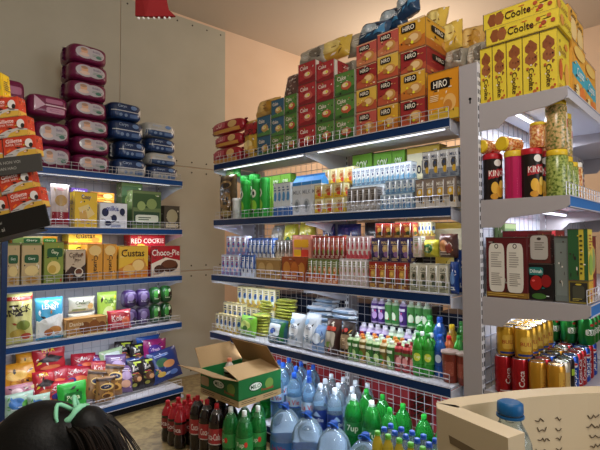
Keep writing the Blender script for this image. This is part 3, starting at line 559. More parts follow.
# --- bottles, cans, jars
def CLR(h, t=.85): return M(h, .06, trans=t*.93, ior=1.3, coat=.3)
def bottle(key, r, h, body, capc, label=None, style='soda', cr=.0145, fill=None, n=18, cat='bottle', extra=None, name='bottle'):
    def fn():
        t = empty(name); mb = MB()
        if style == 'soda': prof = [(.55, 0), (.86, .012), (.97, .05), (1, .09), (1, .58), (.99, .65), (.95, .71), (.84, .775), (.64, .84), (.43, .89), (cr/r*.86, .92), (cr/r*.86, .96)]
        elif style == 'waist': prof = [(.6, 0), (.92, .015), (1, .06), (1, .22), (.86, .30), (.80, .38), (.86, .46), (1, .55), (.99, .66), (.84, .76), (.55, .85), (cr/r*.86, .91), (cr/r*.86, .96)]
        elif style == 'ribbed': prof = [(.7, 0), (.97, .01)]+[(1 if i % 2 else .95, .03+.62*i/18) for i in range(19)]+[(.99, .69), (.93, .745), (.76, .81), (.50, .875), (cr/r*.86, .91), (cr/r*.86, .96)]
        elif style == 'yogurt': prof = [(.8, 0), (1, .03), (1, .36), (.84, .46), (.84, .54), (1, .64), (1, .78), (.8, .87), (cr/r*.86, .90), (cr/r*.86, .96)]
        elif style == 'jug': prof = [(.8, 0), (.97, .015), (1, .05)]+[(1 if i % 2 else .965, .07+.42*i/12) for i in range(13)]+[(1, .60), (.96, .68), (.84, .76), (.62, .835), (.42, .88), (.30, .902), (cr/r*.9, .91), (cr/r*.9, .955)]
        P0 = [(q*r, z*h) for q, z in prof]
        rip = (lambda a, z: .03*cos(5*a)*max(0, 1-z/(h*.08))) if style == 'soda' else None
        if fill:        # a drink filled to the shoulder, clear above it
            lev = fill[1]; lo = [p for p in P0 if p[1] <= lev*h]; up = [p for p in P0 if p[1] >= lev*h]
            if lo and up: up = [lo[-1]]+up
            mb.lathe(lo, fill[0], n, ripple=rip); mb.lathe(up, body, n)
        else: mb.lathe(P0, body, n, ripple=rip)
        mb.build('bottle_body', t)
        mb = MB(); mb.lathe([(cr, h*.93), (cr*1.02, h*.94), (cr, h*.99), (cr*.8, h)], M(capc, .4), n, ripple=lambda a, z: .02*cos(12*a)); mb.lathe([(cr*1.08, h*.905), (cr*1.08, h*.918)], M(capc, .4), n)
        mb.build('bottle_cap', t)
        if label:
            z0, z1, base, decs = label; F = cyl_face(r*1.012, z0*h, z1*h, W=2*r)
            mb = MB(); mb.lathe([(r*1.012, z0*h), (r*1.012, z1*h)], PK(base), n, cap=False); mb.deco(F, decs); mb.build('bottle_label', t)
        if extra: extra(t, r, h)
        return t
    kind(key, (2*r, 2*r, h), cat, fn)
def can(key, r, h, base, decs, cat='can', metal=.55):
    def fn():
        t = empty('drink_can'); mb = MB(); mb.lathe([(r*.8, 0), (r, .008), (r, h-.012), (r*.86, h-.002)], M(base, .28, metal=metal), 20, cap=True)
        mb.deco(cyl_face(r, .01, h-.014, W=2*r), [tuple(M(z, .28, metal=metal*.6) if isinstance(z, str) and z.startswith('#') else z for z in dd) for dd in decs]); mb.build('can_body', t)
        mb = MB(); A = M('#c9ccd0', .25, metal=.9); mb.lathe([(r*.86, h-.004), (r*.88, h), (r*.8, h), (r*.78, h-.005), (.0005, h-.005)], A, 20, cap=False)
        mb.box(-.006, .006, -.016, .008, h-.004, h-.003, A); mb.build('can_lid', t); return t
    kind(key, (2*r, 2*r, h), cat, fn)
def jar(key, r, h, body, capc, decs, label=None, clear=None, cat='jar'):
    def fn():
        t = empty('snack_jar'); mb = MB(); mb.lathe([(r*.9, 0), (r, .008), (r, h*.84), (r*.88, h*.88)], body, 22); mb.deco(cyl_face(r, 0, h*.84, W=2*r), decs); mb.build('jar_body', t)
        mb = MB(); mb.lathe([(r*.93, h*.88), (r*.95, h*.89), (r*.95, h*.985), (r*.88, h)], M(capc, .35), 22, ripple=lambda a, z: .008*cos(22*a)); mb.build('jar_lid', t)
        return t
    kind(key, (2*r, 2*r, h), cat, fn)
CLRW = CLR('#dff0fb', .9); GRNB = CLR('#2fb044', .7)
bottle('cola_small', .040, .262, M('#a81c28', .12, coat=.5), '#b8242c', (.36, .60, '#7c1c20', [('t', 'Coca', .5, .5, .5, '#e0d0cc')]), 'waist', fill=(M('#1a0c0a', .08, coat=.6), .7))
bottle('cola_large', .053, .37, CLR('#8a8480', .7), '#b8242c', (.36, .62, '#a12a30', [('t', 'Coca-Cola', .5, .5, .42, '#e6dcd8'), ('r', 0, .0, 1, .06, '#c9c0bc')]), 'soda', fill=(M('#1c0f0d', .1, coat=.6), .86))
bottle('lime_large', .053, .37, CLR('#68c078', .8), '#dfe6e2', (.38, .60, '#2f8a44', [('t', '7up', .42, .5, .42, '#d8e8c8'), ('e', .76, .56, .1, .2, '#c83a2c')]), 'soda', fill=(M('#2f9a48', .1, trans=.6, ior=1.3, coat=.5), .84))
bottle('lime_green_cap', .052, .33, GRNB, '#239a34', (.36, .58, '#1f7c38', [('t', 'Sprite', .5, .5, .4, '#e8f0d8'), ('e', .74, .6, .1, .2, '#e8d83c')]), 'soda', fill=(M('#28a83c', .1, trans=.6, ior=1.3, coat=.5), .85))
bottle('lime_white_cap', .052, .33, GRNB, '#dce8e4', (.36, .58, '#1f7c38', [('t', '7up', .5, .5, .6, '#e8f0d8')]), 'soda', fill=(M('#22a03c', .1, trans=.6, ior=1.3, coat=.5), .85))
bottle('water_clear', .044, .32, CLR('#dcecf6', .85), '#dfe8f2', (.38, .58, '#a8cbe4', [('l', .2, .3, .8, .7, 3, '#3a6cb0')]), 'ribbed')
bottle('water_blue', .046, .32, CLR('#c0dcf2', .85), '#d5e0ee', (.20, .56, '#1f3a8c', [('t', 'Aquafina', .5, .5, .26, '#d8e4f4'), ('p', [(.2, .7), (.5, .95), (.8, .7)], '#a8c4e8')]), 'ribbed')
bottle('water_vivid', .048, .34, CLR('#a8d0ee', .85), '#1f52b8', (.42, .60, '#b5d4ee', [('t', 'La Vie', .5, .5, .5, '#c83a4a'), ('r', 0, 0, 1, .1, '#2a5ab8')]), 'ribbed')
def handle(t, r, h):
    mb = MB(); pts = [(-.018, 0, h*.90)]+[(-.018-.045*sin(a), .0, h*.90+.022*(1-cos(a))) for a in (.5, 1.0, 1.6, 2.2)]+[(.0, 0, h*.955)]
    pts = [(.03*cos(a), .03*sin(a)-.02, h*.925+.035*max(0, -sin(a))) for a in [2*pi*k/16 for k in range(16)]]
    mb.tube(pts, .0032, M('#2a62c8', .35), 6, closed=True); mb.build('carry_handle', t)
bottle('water_jug', .093, .375, CLR('#c4e2f8', .85), '#163f88', (.16, .46, '#3a78c8', [('e', .5, .3, .45, .3, '#3f9a4c'), ('t', 'La Vie', .5, .7, .24, '#c8344a'), ('e', .3, .3, .12, .12, '#d8c43c')]), 'jug', cr=.021, n=26, extra=handle)
bottle('juice_small_blue', .027, .21, CLR('#b8cce0', .8), '#2450b4', (.25, .55, '#3a6cc0', [('e', .5, .5, .3, .3, '#d8e4f4')]), 'waist', cr=.014, n=14)
bottle('juice_small_green', .027, .21, M('#d8c23c', .15, trans=.3, coat=.4), '#5cae3c', (.25, .55, '#c8d040', [('e', .5, .5, .3, .3, '#f0e8b0')]), 'waist', cr=.014, n=14)
def small(key, body, capc, lab, decs, h=.15, r=.026, style='yogurt'): bottle(key, r, h, body, capc, (.08, .80, lab, decs) if style != 'soda' else (.3, .62, lab, decs), style, cr=.0125, n=14)
small('yog_green', M('#a8c090', .25), '#cfe0d0', '#3c7a34', [('e', .3, .6, .12, .1, '#1f3c1c'), ('e', .72, .18, .16, .1, '#c8d0a0'), ('l', .3, .48, .7, .6, 2, '#e8e8d8'), ('e', .5, .35, .3, .2, '#c8e8a0'), ('r', 0, .7, 1, .85, '#e8f2dc')])
small('yog_orange', M('#c0b088', .25), '#cc7a30', '#7c6a2c', [('e', .3, .6, .12, .1, '#3c2c1c'), ('e', .72, .18, .16, .1, '#d89a4c'), ('e', .5, .35, .3, .2, '#5a9a3c'), ('r', 0, .7, 1, .85, '#f0e4c0')])
small('yog_red', M('#a83c40', .25), '#8c2028', '#8c2c34', [('e', .7, .6, .14, .1, '#e8d0c8'), ('e', .3, .2, .16, .1, '#4a1c20'), ('e', .5, .4, .3, .22, '#e8a0a0'), ('r', 0, .7, 1, .84, '#5a7c3c')])
small('yog_purple', M('#b8a8cc', .25), '#dcd8e8', '#4c2c7c', [('e', .3, .6, .12, .1, '#e8e0f0'), ('e', .7, .2, .16, .1, '#2a1a4c'), ('e', .6, .6, .1, .06, '#c84c8c'), ('e', .5, .35, .3, .2, '#c8a8e0'), ('r', 0, .72, 1, .86, '#e6e0f0')])
small('yog_white', M('#b8ccb0', .25), '#d8e4dc', '#4c8c4a', [('e', .3, .62, .12, .1, '#1f4c24'), ('e', .72, .2, .16, .1, '#c8543c'), ('e', .5, .38, .32, .24, '#e8f4dc'), ('r', 0, .1, 1, .2, '#2f7a3c')])
small('lime_small', M('#3fae3c', .12, trans=.4, coat=.4), '#2f8c3a', '#3f9c34', [('e', .5, .5, .3, .3, '#d8e84c'), ('t', '7up', .5, .5, .3, '#e8f4d0')], .22, .031, 'soda')
small('lime_small_white', M('#3fae3c', .12, trans=.4, coat=.4), '#e6f0ea', '#2f7a3c', [('e', .5, .5, .3, .3, '#e8f0dc')], .21, .030, 'soda')
small('sport_blue', M('#2a62b8', .15, trans=.3, coat=.4), '#2454b0', '#1f4a9c', [('e', .5, .5, .3, .3, '#c8d8f0')], .22, .030, 'soda')
small('juice_red_cap', M('#c86a3c', .2, trans=.2), '#c8242c', '#b53c2c', [('e', .5, .5, .3, .3, '#e8c87c')], .21, .030, 'soda')
small('tea_yellow_cap', M('#b58c2c', .2, trans=.3), '#e8c42c', '#d8b03c', [('e', .5, .5, .3, .3, '#6c8c2c')], .22, .030, 'soda')
def cup(key, c, lid, decs):
    def fn():
        t = empty('drink_cup'); mb = MB(); mb.lathe([(.033, 0), (.036, .01), (.043, .145)], M(c, .3, coat=.3), 20); mb.deco(cyl_face(.0405, .0, .145, W=.08), decs); mb.build('cup_body', t)
        mb = MB(); mb.lathe([(.0455, .142), (.047, .146), (.046, .153), (.038, .156)], M(lid, .35), 20); mb.build('cup_lid', t); return t
    kind(key, (.094, .094, .156), 'cup', fn)
cup('brown_cup', '#7c3428', '#a08c84', [('q', .5, .5, .3, .25, '#9c5040'), ('l', .25, .3, .75, .7, 4, '#d8b8a0')])
def tub(key, r, h, c, lid, decs, name='snack_tub'):
    def fn():
        t = empty(name); mb = MB(); mb.lathe([(r*.92, 0), (r, .01), (r, h*.9)], M(c, .35), 20); mb.deco(cyl_face(r, 0, h*.9, W=2*r), decs); mb.build('tub_body', t)
        mb = MB(); mb.lathe([(r*1.05, h*.88), (r*1.06, h*.9), (r*1.06, h*.98), (r*.98, h)], M(lid, .35), 20); mb.build('tub_lid', t); return t
    kind(key, (2*r, 2*r, h), 'tub', fn)
tub('pink_tub', .06, .11, '#b5547c', '#b8b090', [('q', .5, .5, .4, .25, '#d8a0b8'), ('l', .2, .35, .8, .65, 3, '#7c2c50')])
tub('green_tube', .036, .29, '#2f9a3c', '#2fa040', [('e', .5, .7, .3, .12, '#e8f0dc'), ('e', .5, .7, .14, .06, '#1c2c1c'), ('e', .5, .35, .36, .16, '#8cc83c'), ('e', .4, .2, .2, .06, '#1c3c1c')], 'snack_tube')
tub('white_cup', .034, .16, '#d4d8d8', '#e4e6e6', [('l', .2, .3, .8, .6, 4, '#8a9090')], 'snack_tube')
CH = [('t', 'KINOS', .5, .62, .16, '#f0e4dc')]
tub('chip_pink', .043, .225, '#c0245c', '#e3c23a', [('r', 0, .0, .12, 1, '#a81c4c'), ('r', .8, .0, 1, 1, '#d86a90'), ('l', .3, .1, .8, .5, 7, '#d04878')], 'chip_tube')
tub('chip_black', .043, .225, '#241a18', '#b8202c', [('p', [(0, .5), (1, .58), (1, .78), (0, .7)], '#a8202a'), ('t', 'KINOS', .5, .64, .14, '#f0e8e0'), ('e', .34, .3, .2, .14, '#e0ac3c'), ('e', .62, .22, .22, .14, '#d8a034'), ('e', .7, .38, .15, .1, '#ecc860'), ('e', .5, .88, .2, .08, '#e6e0da'), ('e', .3, .1, .2, .07, '#c88c2c')], 'chip_tube')
def nuts(name, cols):
    return mottled(name, [(.35, cols[0]), (.5, cols[1]), (.62, cols[2])], 95, .25, 2)
NUT1 = nuts('mixed_beans', ('#5c6a2c', '#b0985c', '#d8b078')); NUT2 = nuts('green_peas', ('#4c5c20', '#8a9a48', '#a8b060')); NUT3 = nuts('dried_fruit', ('#a8502c', '#d89050', '#e8c890'))
LB = [('r', .55, .15, .98, .85, '#e8d8c0'), ('r', .6, .5, .95, .7, '#c85a3c'), ('l', .6, .2, .95, .42, 3, '#8a5a3c')]
LG = [('r', .55, .1, .98, .8, '#d8dcb0'), ('e', .76, .6, .16, .1, '#5a8c3c'), ('l', .6, .16, .95, .42, 3, '#4c6c2c')]
jar('jar_beans', .042, .215, NUT1, '#e8c52c', LB); jar('jar_peas', .042, .20, NUT2, '#e0bb2c', LG); jar('jar_fruit', .036, .18, NUT3, '#e6e2d8', LB); jar('jar_small', .036, .12, NUT3, '#e8c52c', LB)
can('can_red', .0335, .158, '#a81c24', [('t', 'Coca', .5, .5, .5, '#e8dcdc', 90), ('r', .0, .02, 1, .05, '#c8b8b8')]); can('can_cola', .0335, .158, '#b01c26', [('t', 'Coca-Cola', .5, .5, .8, '#f0e8e8', 90)])
can('can_gold', .0335, .158, '#c8902c', [('r', .3, .1, .7, .9, '#d8a848'), ('t', 'BULL', .5, .5, .4, '#8c1c1c', 90)]); can('can_blue', .0335, .158, '#1c4cac', [('t', 'pepsi', .5, .38, .55, '#f0f2f8', 90), ('e', .5, .82, .25, .08, '#f0f0f4'), ('e', .5, .84, .25, .04, '#c82c34')])
can('can_black', .0335, .158, '#221c20', [('r', .2, .1, .5, .9, '#b03040'), ('r', .6, .6, .9, .8, '#a8c83c')]); can('can_silver', .0335, .158, '#b8b0a0', [('r', .2, .2, .8, .8, '#c8a86c'), ('l', .3, .3, .7, .7, 4, '#8c5a3c')])
can('can_gold_short', .033, .118, '#d0a030', [('q', .5, .5, .35, .3, '#e0b850'), ('t', 'BULL', .5, .5, .16, '#a8281c'), ('r', 0, .0, 1, .08, '#27408c')]); can('can_green', .033, .118, '#1f7c34', [('q', .5, .5, .4, .14, '#e6ece0'), ('t', '333', .5, .5, .2, '#1f6c30'), ('e', .5, .84, .12, .06, '#c83030')])

# --- film bags
bag('bag_tipo', 'snack_bag', (.14, .07, .26), '#d0a83c', [('r', 0, .6, 1, .95, '#a8242c'), ('t', 'TIPO', .5, .66, .16, '#2c140c'), ('e', .4, .35, .3, .12, '#f0d890'), ('e', .62, .22, .22, .1, '#e0b860'), ('p', [(0, .05), (.5, .1), (0, .25)], '#a8242c')])
bag('bag_clear_gold', 'snack_bag', (.24, .12, .17), '#cda356', [('e', .35, .5, .25, .3, '#dcb870'), ('e', .7, .45, .22, .28, '#b5842c'), ('l', .2, .3, .8, .6, 3, '#8c5c24')])
bag('bag_yellow', 'snack_bag', (.22, .12, .2), '#d8b448', [('e', .5, .5, .3, .3, '#ecd480'), ('l', .3, .3, .7, .5, 2, '#8c6424')])
bag('bag_blue', 'snack_bag', (.26, .13, .18), '#1c3c5c', [('e', .4, .55, .3, .22, '#a8b8c4'), ('t', 'Nabati', .5, .5, .2, '#e8eaf0'), ('p', [(.6, .2), (.95, .3), (.9, .8)], '#3a7ca8')])
bag('bag_cello', 'snack_bag', (.24, .13, .18), '#9c9688', [('e', .4, .5, .26, .3, '#b8b0a0'), ('e', .7, .5, .2, .25, '#6c6458'), ('l', .2, .3, .8, .6, 3, '#d8d4cc')])
bag('bag_maroon', 'snack_bag', (.14, .08, .2), '#6a4a44', [('l', .1, .1, .9, .9, 6, '#b8a098')])
bag('bag_choc_face', 'snack_bag', (.16, .06, .24), '#4a3a24', [('e', .5, .42, .36, .2, '#8a6c3c'), ('e', .38, .46, .06, .04, '#241a10'), ('e', .62, .46, .06, .04, '#241a10'), ('q', .5, .36, .14, .03, '#241a10'), ('e', .5, .78, .36, .09, '#a08458'), ('e', .5, .76, .3, .06, '#3a2c1a'), ('e', .5, .14, .3, .08, '#b8a468')])
bag('bag_green', 'snack_bag', (.16, .06, .2), '#43b84a', [('e', .5, .5, .34, .2, '#a8dc8c'), ('l', .2, .7, .8, .85, 2, '#e8f4dc')])
bag('bag_kernel', 'snack_bag', (.17, .08, .28), '#cfcb82', [('r', 0, .86, 1, .97, '#b5342c'), ('t', 'COS', .35, .91, .06, '#f0e8d8'), ('l', .1, .52, .6, .8, 3, '#2c2418'), ('t', 'SNACK', .4, .66, .13, '#2c2418', 12), ('e', .6, .36, .26, .1, '#7c8a3c'), ('e', .4, .2, .28, .09, '#b8a048'), ('e', .7, .14, .2, .06, '#a8442c')])
bag('bag_seablue', 'snack_bag', (.20, .08, .24), '#3f9cc4', [('p', [(0, .45), (1, .62), (1, .04), (0, .04)], '#dcdedc'), ('t', 'LENNY', .5, .78, .12, '#e8f2f6'), ('e', .62, .2, .24, .1, '#c88c4c'), ('e', .4, .16, .16, .08, '#a8602c')])
bag('bag_white_cream', 'snack_bag', (.22, .06, .13), '#c9c8b8', [('t', 'Creamy', .5, .6, .3, '#5a6a4c'), ('e', .8, .35, .12, .2, '#c8a468'), ('r', .1, .1, .6, .24, '#8c9c6c')])
bag('bag_lime', 'snack_bag', (.16, .07, .18), '#a8cc54', [('e', .5, .4, .3, .22, '#d8e8a0'), ('t', 'Oishi', .5, .76, .14, '#3c6c2c'), ('e', .85, .85, .06, .05, '#e8f040')])
bag('bag_red_small', 'snack_bag', (.20, .07, .13), '#b02838', [('t', 'Koko', .4, .6, .3, '#f0dcd8'), ('e', .7, .4, .18, .24, '#d86c4c'), ('l', .1, .15, .6, .3, 2, '#e8b0b0')])
bag('bag_orange', 'snack_bag', (.24, .11, .2), '#e09a28', [('e', .4, .5, .3, .2, '#f0c060'), ('e', .34, .66, .04, .1, '#2c2018'), ('l', .2, .2, .8, .35, 3, '#a85a1c')])
bag('bag_pinkfloral', 'snack_bag', (.24, .11, .18), '#c88ca0', [('e', .3, .6, .16, .16, '#e8ccd0'), ('e', .6, .4, .18, .18, '#a84c6c'), ('e', .8, .7, .1, .1, '#dcc890'), ('l', .2, .2, .8, .4, 3, '#8c3c50')])
bag('bag_red_arare', 'snack_bag', (.24, .12, .20), '#b02430', [('t', 'PITA', .45, .84, .16, '#e8d83c'), ('p', [(.1, .46), (.5, .66), (.92, .5), (.7, .36), (.3, .38)], '#241418'), ('e', .5, .18, .3, .08, '#d87c50')])
bag('bag_red_crunch', 'snack_bag', (.24, .11, .22), '#b02438', [('t', 'Oishi', .4, .72, .15, '#f0e0e0', 15), ('e', .6, .42, .24, .14, '#e8784c'), ('e', .3, .36, .14, .12, '#3c3c8c'), ('e', .75, .2, .14, .1, '#ecd070'), ('e', .25, .14, .12, .08, '#e6b04c')])
bag('bag_green_bright', 'snack_bag', (.17, .09, .19), '#35b544', [('q', .5, .5, .32, .16, '#1f7a34'), ('t', 'Poca', .5, .5, .16, '#d8f0c8'), ('e', .5, .2, .2, .08, '#d8dc60')])
bag('bag_bluewhite', 'snack_bag', (.2, .1, .16), '#a8c8b8', [('e', .4, .5, .26, .26, '#3f7cc4'), ('e', .72, .4, .16, .2, '#5cae4c'), ('l', .2, .2, .6, .36, 2, '#e8f0f0')])
bag('bag_potato', 'snack_bag', (.19, .09, .23), '#8a6438', [('e', .5, .6, .36, .14, '#e8c87c'), ('e', .45, .6, .28, .09, '#2c3454'), ('e', .55, .26, .3, .12, '#c8984c'), ('e', .5, .24, .2, .08, '#5c3a20'), ('t', 'Swing', .46, .6, .08, '#f0e0c8', 18), ('r', 0, .84, 1, .95, '#3a2418')])
bag('bag_violet', 'snack_bag', (.19, .09, .23), '#6a5080', [('e', .5, .6, .3, .16, '#b8a0c8'), ('e', .5, .3, .3, .14, '#c89c84'), ('l', .2, .75, .8, .88, 2, '#e0d4ec')])
bag('bag_black', 'snack_bag', (.19, .09, .24), '#1c181c', [('t', 'Dark', .4, .7, .1, '#e0dcd8', 10), ('e', .5, .4, .3, .14, '#5c3a28'), ('e', .6, .36, .16, .08, '#c8986c'), ('r', .3, .88, .8, .95, '#b5c83c'), ('e', .3, .18, .16, .06, '#8c8c44'), ('l', .2, .52, .8, .6, 1, '#b0243c')])
bag('bag_magenta', 'snack_bag', (.22, .08, .22), '#8c1c64', [('e', .45, .6, .3, .2, '#4c2c8c'), ('t', 'Vfresh', .45, .62, .12, '#e8d0ec'), ('e', .3, .3, .12, .1, '#e8a08c'), ('e', .55, .26, .14, .1, '#f0c860'), ('e', .78, .36, .1, .1, '#d8508c')])
bag('bag_night', 'snack_bag', (.24, .09, .24), '#1f3470', [('e', .4, .6, .2, .14, '#3c6c4c'), ('e', .62, .5, .2, .12, '#c88c5c'), ('e', .3, .24, .14, .08, '#c8a84c'), ('e', .7, .2, .14, .08, '#5a7cc0'), ('l', .2, .78, .8, .88, 2, '#a8b8dc')])
bag('bag_palegreen', 'snack_bag', (.20, .05, .16), '#a8c498', [('q', .5, .5, .36, .32, '#d4e2e0'), ('l', .2, .3, .8, .7, 3, '#6c9c8c')])
bag('bag_blue_plain', 'snack_bag', (.2, .06, .16), '#1f58b0', [('t', 'Ostar', .5, .6, .2, '#e0e8f4'), ('e', .5, .3, .3, .14, '#8cb0dc')])
bag('bag_cereal', 'snack_bag', (.15, .06, .30), '#c4b4b0', [('r', .04, .04, .96, .36, '#8c1c2c'), ('t', 'COSY', .5, .3, .24, '#f0dcd8', 90), ('e', .5, .62, .34, .13, '#b08c50'), ('l', .3, .84, .7, .92, 2, '#c85a6c')])
bag('pouch_coffee', 'coffee_pouch', (.16, .09, .25), '#241c1a', [('q', .5, .46, .36, .2, '#8a7458'), ('l', .24, .36, .76, .56, 4, '#d8c4a0'), ('e', .5, .78, .16, .06, '#a8342c'), ('r', .1, .14, .9, .18, '#b58c4c')], 'pouch')
bag('pouch_coffee_red', 'coffee_pouch', (.16, .09, .25), '#3a2420', [('q', .5, .44, .34, .22, '#a8a090'), ('q', .5, .74, .34, .06, '#b03c2c'), ('e', .5, .3, .2, .08, '#6c8c3c')], 'pouch')
bag('pouch_white', 'milk_powder_pouch', (.17, .1, .24), '#c2ccd6', [('e', .5, .5, .3, .2, '#e6ecf2'), ('l', .2, .2, .7, .4, 4, '#6c8ca8'), ('e', .3, .75, .14, .08, '#8ab0d4'), ('t', 'Oat', .5, .6, .12, '#4a6c94')], 'pouch')
bag('pouch_bluegreen', 'milk_powder_pouch', (.15, .08, .18), '#2c5a6c', [('q', .45, .55, .32, .26, '#d8e4ec'), ('e', .42, .5, .14, .12, '#3a5ca8'), ('r', .78, .1, .96, .9, '#2f7a3c'), ('l', .2, .14, .7, .24, 2, '#e8e8e8')], 'pouch')
bag('pouch_blue', 'milk_powder_pouch', (.15, .08, .18), '#7c9cc8', [('e', .5, .5, .3, .2, '#d4e0ee'), ('l', .2, .2, .8, .34, 2, '#24468c')], 'pouch')
bag('pouch_green', 'tea_pouch', (.13, .06, .16), '#79b93c', [('e', .5, .55, .32, .2, '#d4e884'), ('e', .5, .4, .16, .12, '#3c7a2c'), ('l', .2, .14, .8, .28, 2, '#f0f0c8')])
bag('bag_sauce_yellow', 'snack_bag', (.2, .08, .14), '#c8c03c', [('e', .5, .5, .3, .26, '#2c6c3c'), ('t', 'mi', .5, .5, .3, '#f0e8a0')])
bag('bag_darkblue', 'snack_bag', (.24, .08, .15), '#20265c', [('e', .5, .55, .34, .26, '#c88c3c'), ('e', .4, .5, .16, .14, '#e0ccc0'), ('l', .15, .1, .85, .25, 2, '#d8d8e8')])
bag('bag_blacktea', 'snack_bag', (.24, .08, .15), '#1a181c', [('e', .6, .5, .12, .2, '#d8d4d0'), ('l', .15, .1, .45, .25, 2, '#b8b8b8')])
bag('bag_blue_hang', 'snack_bag', (.12, .05, .22), '#1c4494', [('e', .5, .5, .3, .2, '#6c94d0'), ('l', .2, .1, .8, .25, 2, '#e0e8f4')])
bag('bag_brown_wrap', 'snack_bag', (.17, .08, .13), '#5a3a34', [('e', .4, .5, .24, .24, '#c88c5c'), ('e', .7, .4, .18, .2, '#8c4038'), ('l', .2, .1, .8, .3, 2, '#e0d0c8')])

# ================================================================== LEFT UNIT
def row(U, off, z, items, group=None, tilt=(0, 0), yaw=0, flat=False):
    """things side by side on one level, each (key, x0, x1, ytop, ybottom, label[, lean])"""
    for it in items:
        key, x0, x1, y0, y1, lab = it[:6]; ln = it[6] if len(it) > 6 else 0; m, w, h, rz = fit(U, off, x0, x1, y0, y1); S = SIZE[key]
        zz = z if z is not None else m.z-h/2; h = h if z is None else at((x0+x1)/2, y0, *frame(U, off)[:2]).z-z; h = min(h, headroom(U, off, zz)-zz-.004)
        put(key, (m.x, m.y, zz+.001+S[1]*sin(ln)), rz+yaw, (w*.95/S[0], 1, h/S[2]/max(.6, cos(ln))), lab, group, (-ln, tilt[1]))
g = 'diaper packs on top of the blue-edged unit'
def wine(n): return 'wine-red diaper pack with oval label in the tall stack, %s from the bottom' % ORD[n]
stack('L', .05, LZ[0], [('diaper_wine', 75, 113, 150, 169, wine(0)), ('diaper_wine', 75, 113, 132, 150, wine(1)), ('diaper_wine', 74, 112, 114.5, 132, wine(2)), ('diaper_wine', 72, 110, 96.5, 114.5, wine(3)), ('diaper_wine', 70, 110, 78, 96.5, wine(4)), ('diaper_wine', 71, 111, 60, 78, wine(5)), ('diaper_wine', 71, 110, 42, 60, wine(6))], g)
stack('L', .05, LZ[0], [('diaper_wine', 37, 74, 144, 168, 'wine-red diaper pack at the bottom of the low stack beside the tall one'), ('diaper_wine', 35, 73, 120, 144, 'wine-red diaper pack second in the low stack, under the pack turned sideways')], g)
stack('L', .05, 2.325, [('diaper_wine_end', 29, 70, 97, 119, 'wine-red diaper pack showing its folded end with pink panels, atop the low stack')], g)
stack('L', .06, LZ[0], [('diaper_wine', 2, 35, 144, 167, 'wine-red diaper pack behind the red razor display, lowest'), ('diaper_wine', 1, 34, 120, 144, 'wine-red diaper pack behind the red razor display, middle'), ('diaper_wine_end', -5, 27, 80, 120, 'wine-red diaper pack at the outer end peeking over the yellow card')], g)
def nv(n): return 'navy and white diaper pack in the stack touching the wine-red tower, %s from the bottom' % ORD[n]
stack('L', .05, LZ[0], [('diaper_mixed', 116, 149, 152, 170.5, nv(0)), ('diaper_navy', 119, 148, 134, 152, nv(1)), ('diaper_navy', 112, 146, 114.5, 134, nv(2)), ('diaper_navy', 111, 144, 97, 114.5, nv(3))], g)
def nw(n): return 'navy and white diaper pack in the outermost stack, %s from the bottom' % ORD[n]
stack('L', .05, LZ[0], [('diaper_mixed', 151, 180, 158.5, 173, nw(0)), ('diaper_pale', 150, 179, 145.5, 158.5, nw(1)), ('diaper_navy', 149, 178, 131, 145.5, nw(2)), ('diaper_pale', 146, 178, 116, 131, nw(3))], g)

g = 'snacks on the second shelf of the blue-edged unit'
row('L', .04, LZ[1], [('bag_cereal', 51, 71, 184, 224, 'tall snack bag with red foot and round biscuit picture beside the yellow wafer box'), ('yellow_wafer', 74, 98, 192, 224, 'yellow wafer box with blue lettering below the purple boxes'), ('milk_pack_cow', 99, 128, 203, 224.5, 'white pack of milk drinks with dark cow patches'),
    ('landscape_tin', 132, 162, 191, 218, 'green box with landscape photo and pale label on the second shelf'), ('small_photo_box', 164, 180, 206, 224, 'small dark box with a pale stripe under the pink tub')], g)
row('L', .05, LZ[1], [('bag_cereal', 30, 50, 190, 224, 'red and white snack bag half hidden behind the razor display')], g)
stack('L', .17, LZ[1], [('orange_box', 89, 115, 201, 216, 'yellow-orange cake box lowest behind the cow milk pack'), ('orange_box', 89, 115, 194, 201, 'yellow-orange cake box second behind the cow milk pack'), ('orange_box', 89, 115, 187, 194, 'yellow-orange cake box third behind the cow milk pack'), ('orange_box', 90, 115, 180, 187, 'yellow-orange cake box topmost behind the cow milk pack')], g, d=.12)
stack('L', .17, LZ[1], [('purple_box', 70, 88, 202, 219, 'purple cake box hidden lowest behind the yellow wafer box'), ('purple_box', 71, 88, 194, 202, 'purple cake box in the middle behind the yellow wafer box'), ('purple_box', 71, 88, 186, 194, 'purple cake box under the topmost purple one'), ('purple_box', 71, 88, 179, 186, 'purple cake box topmost behind the yellow wafer box')], g, d=.12)
row('L', .20, LZ[1], [('landscape_tin', 121, 143, 183, 217, 'pale green box standing behind the landscape box')], g)
m = at(167, 205, 1, LY+.19); put('pink_tub', (m.x, m.y, LZ[1]+.001), 0, (1, 1, 1), 'mauve snack tub lowest behind the small dark box', g); put('pink_tub', (m.x, m.y, LZ[1]+.113), 0, (1, 1, .8), 'mauve snack tub stacked on another at the unit end', g)

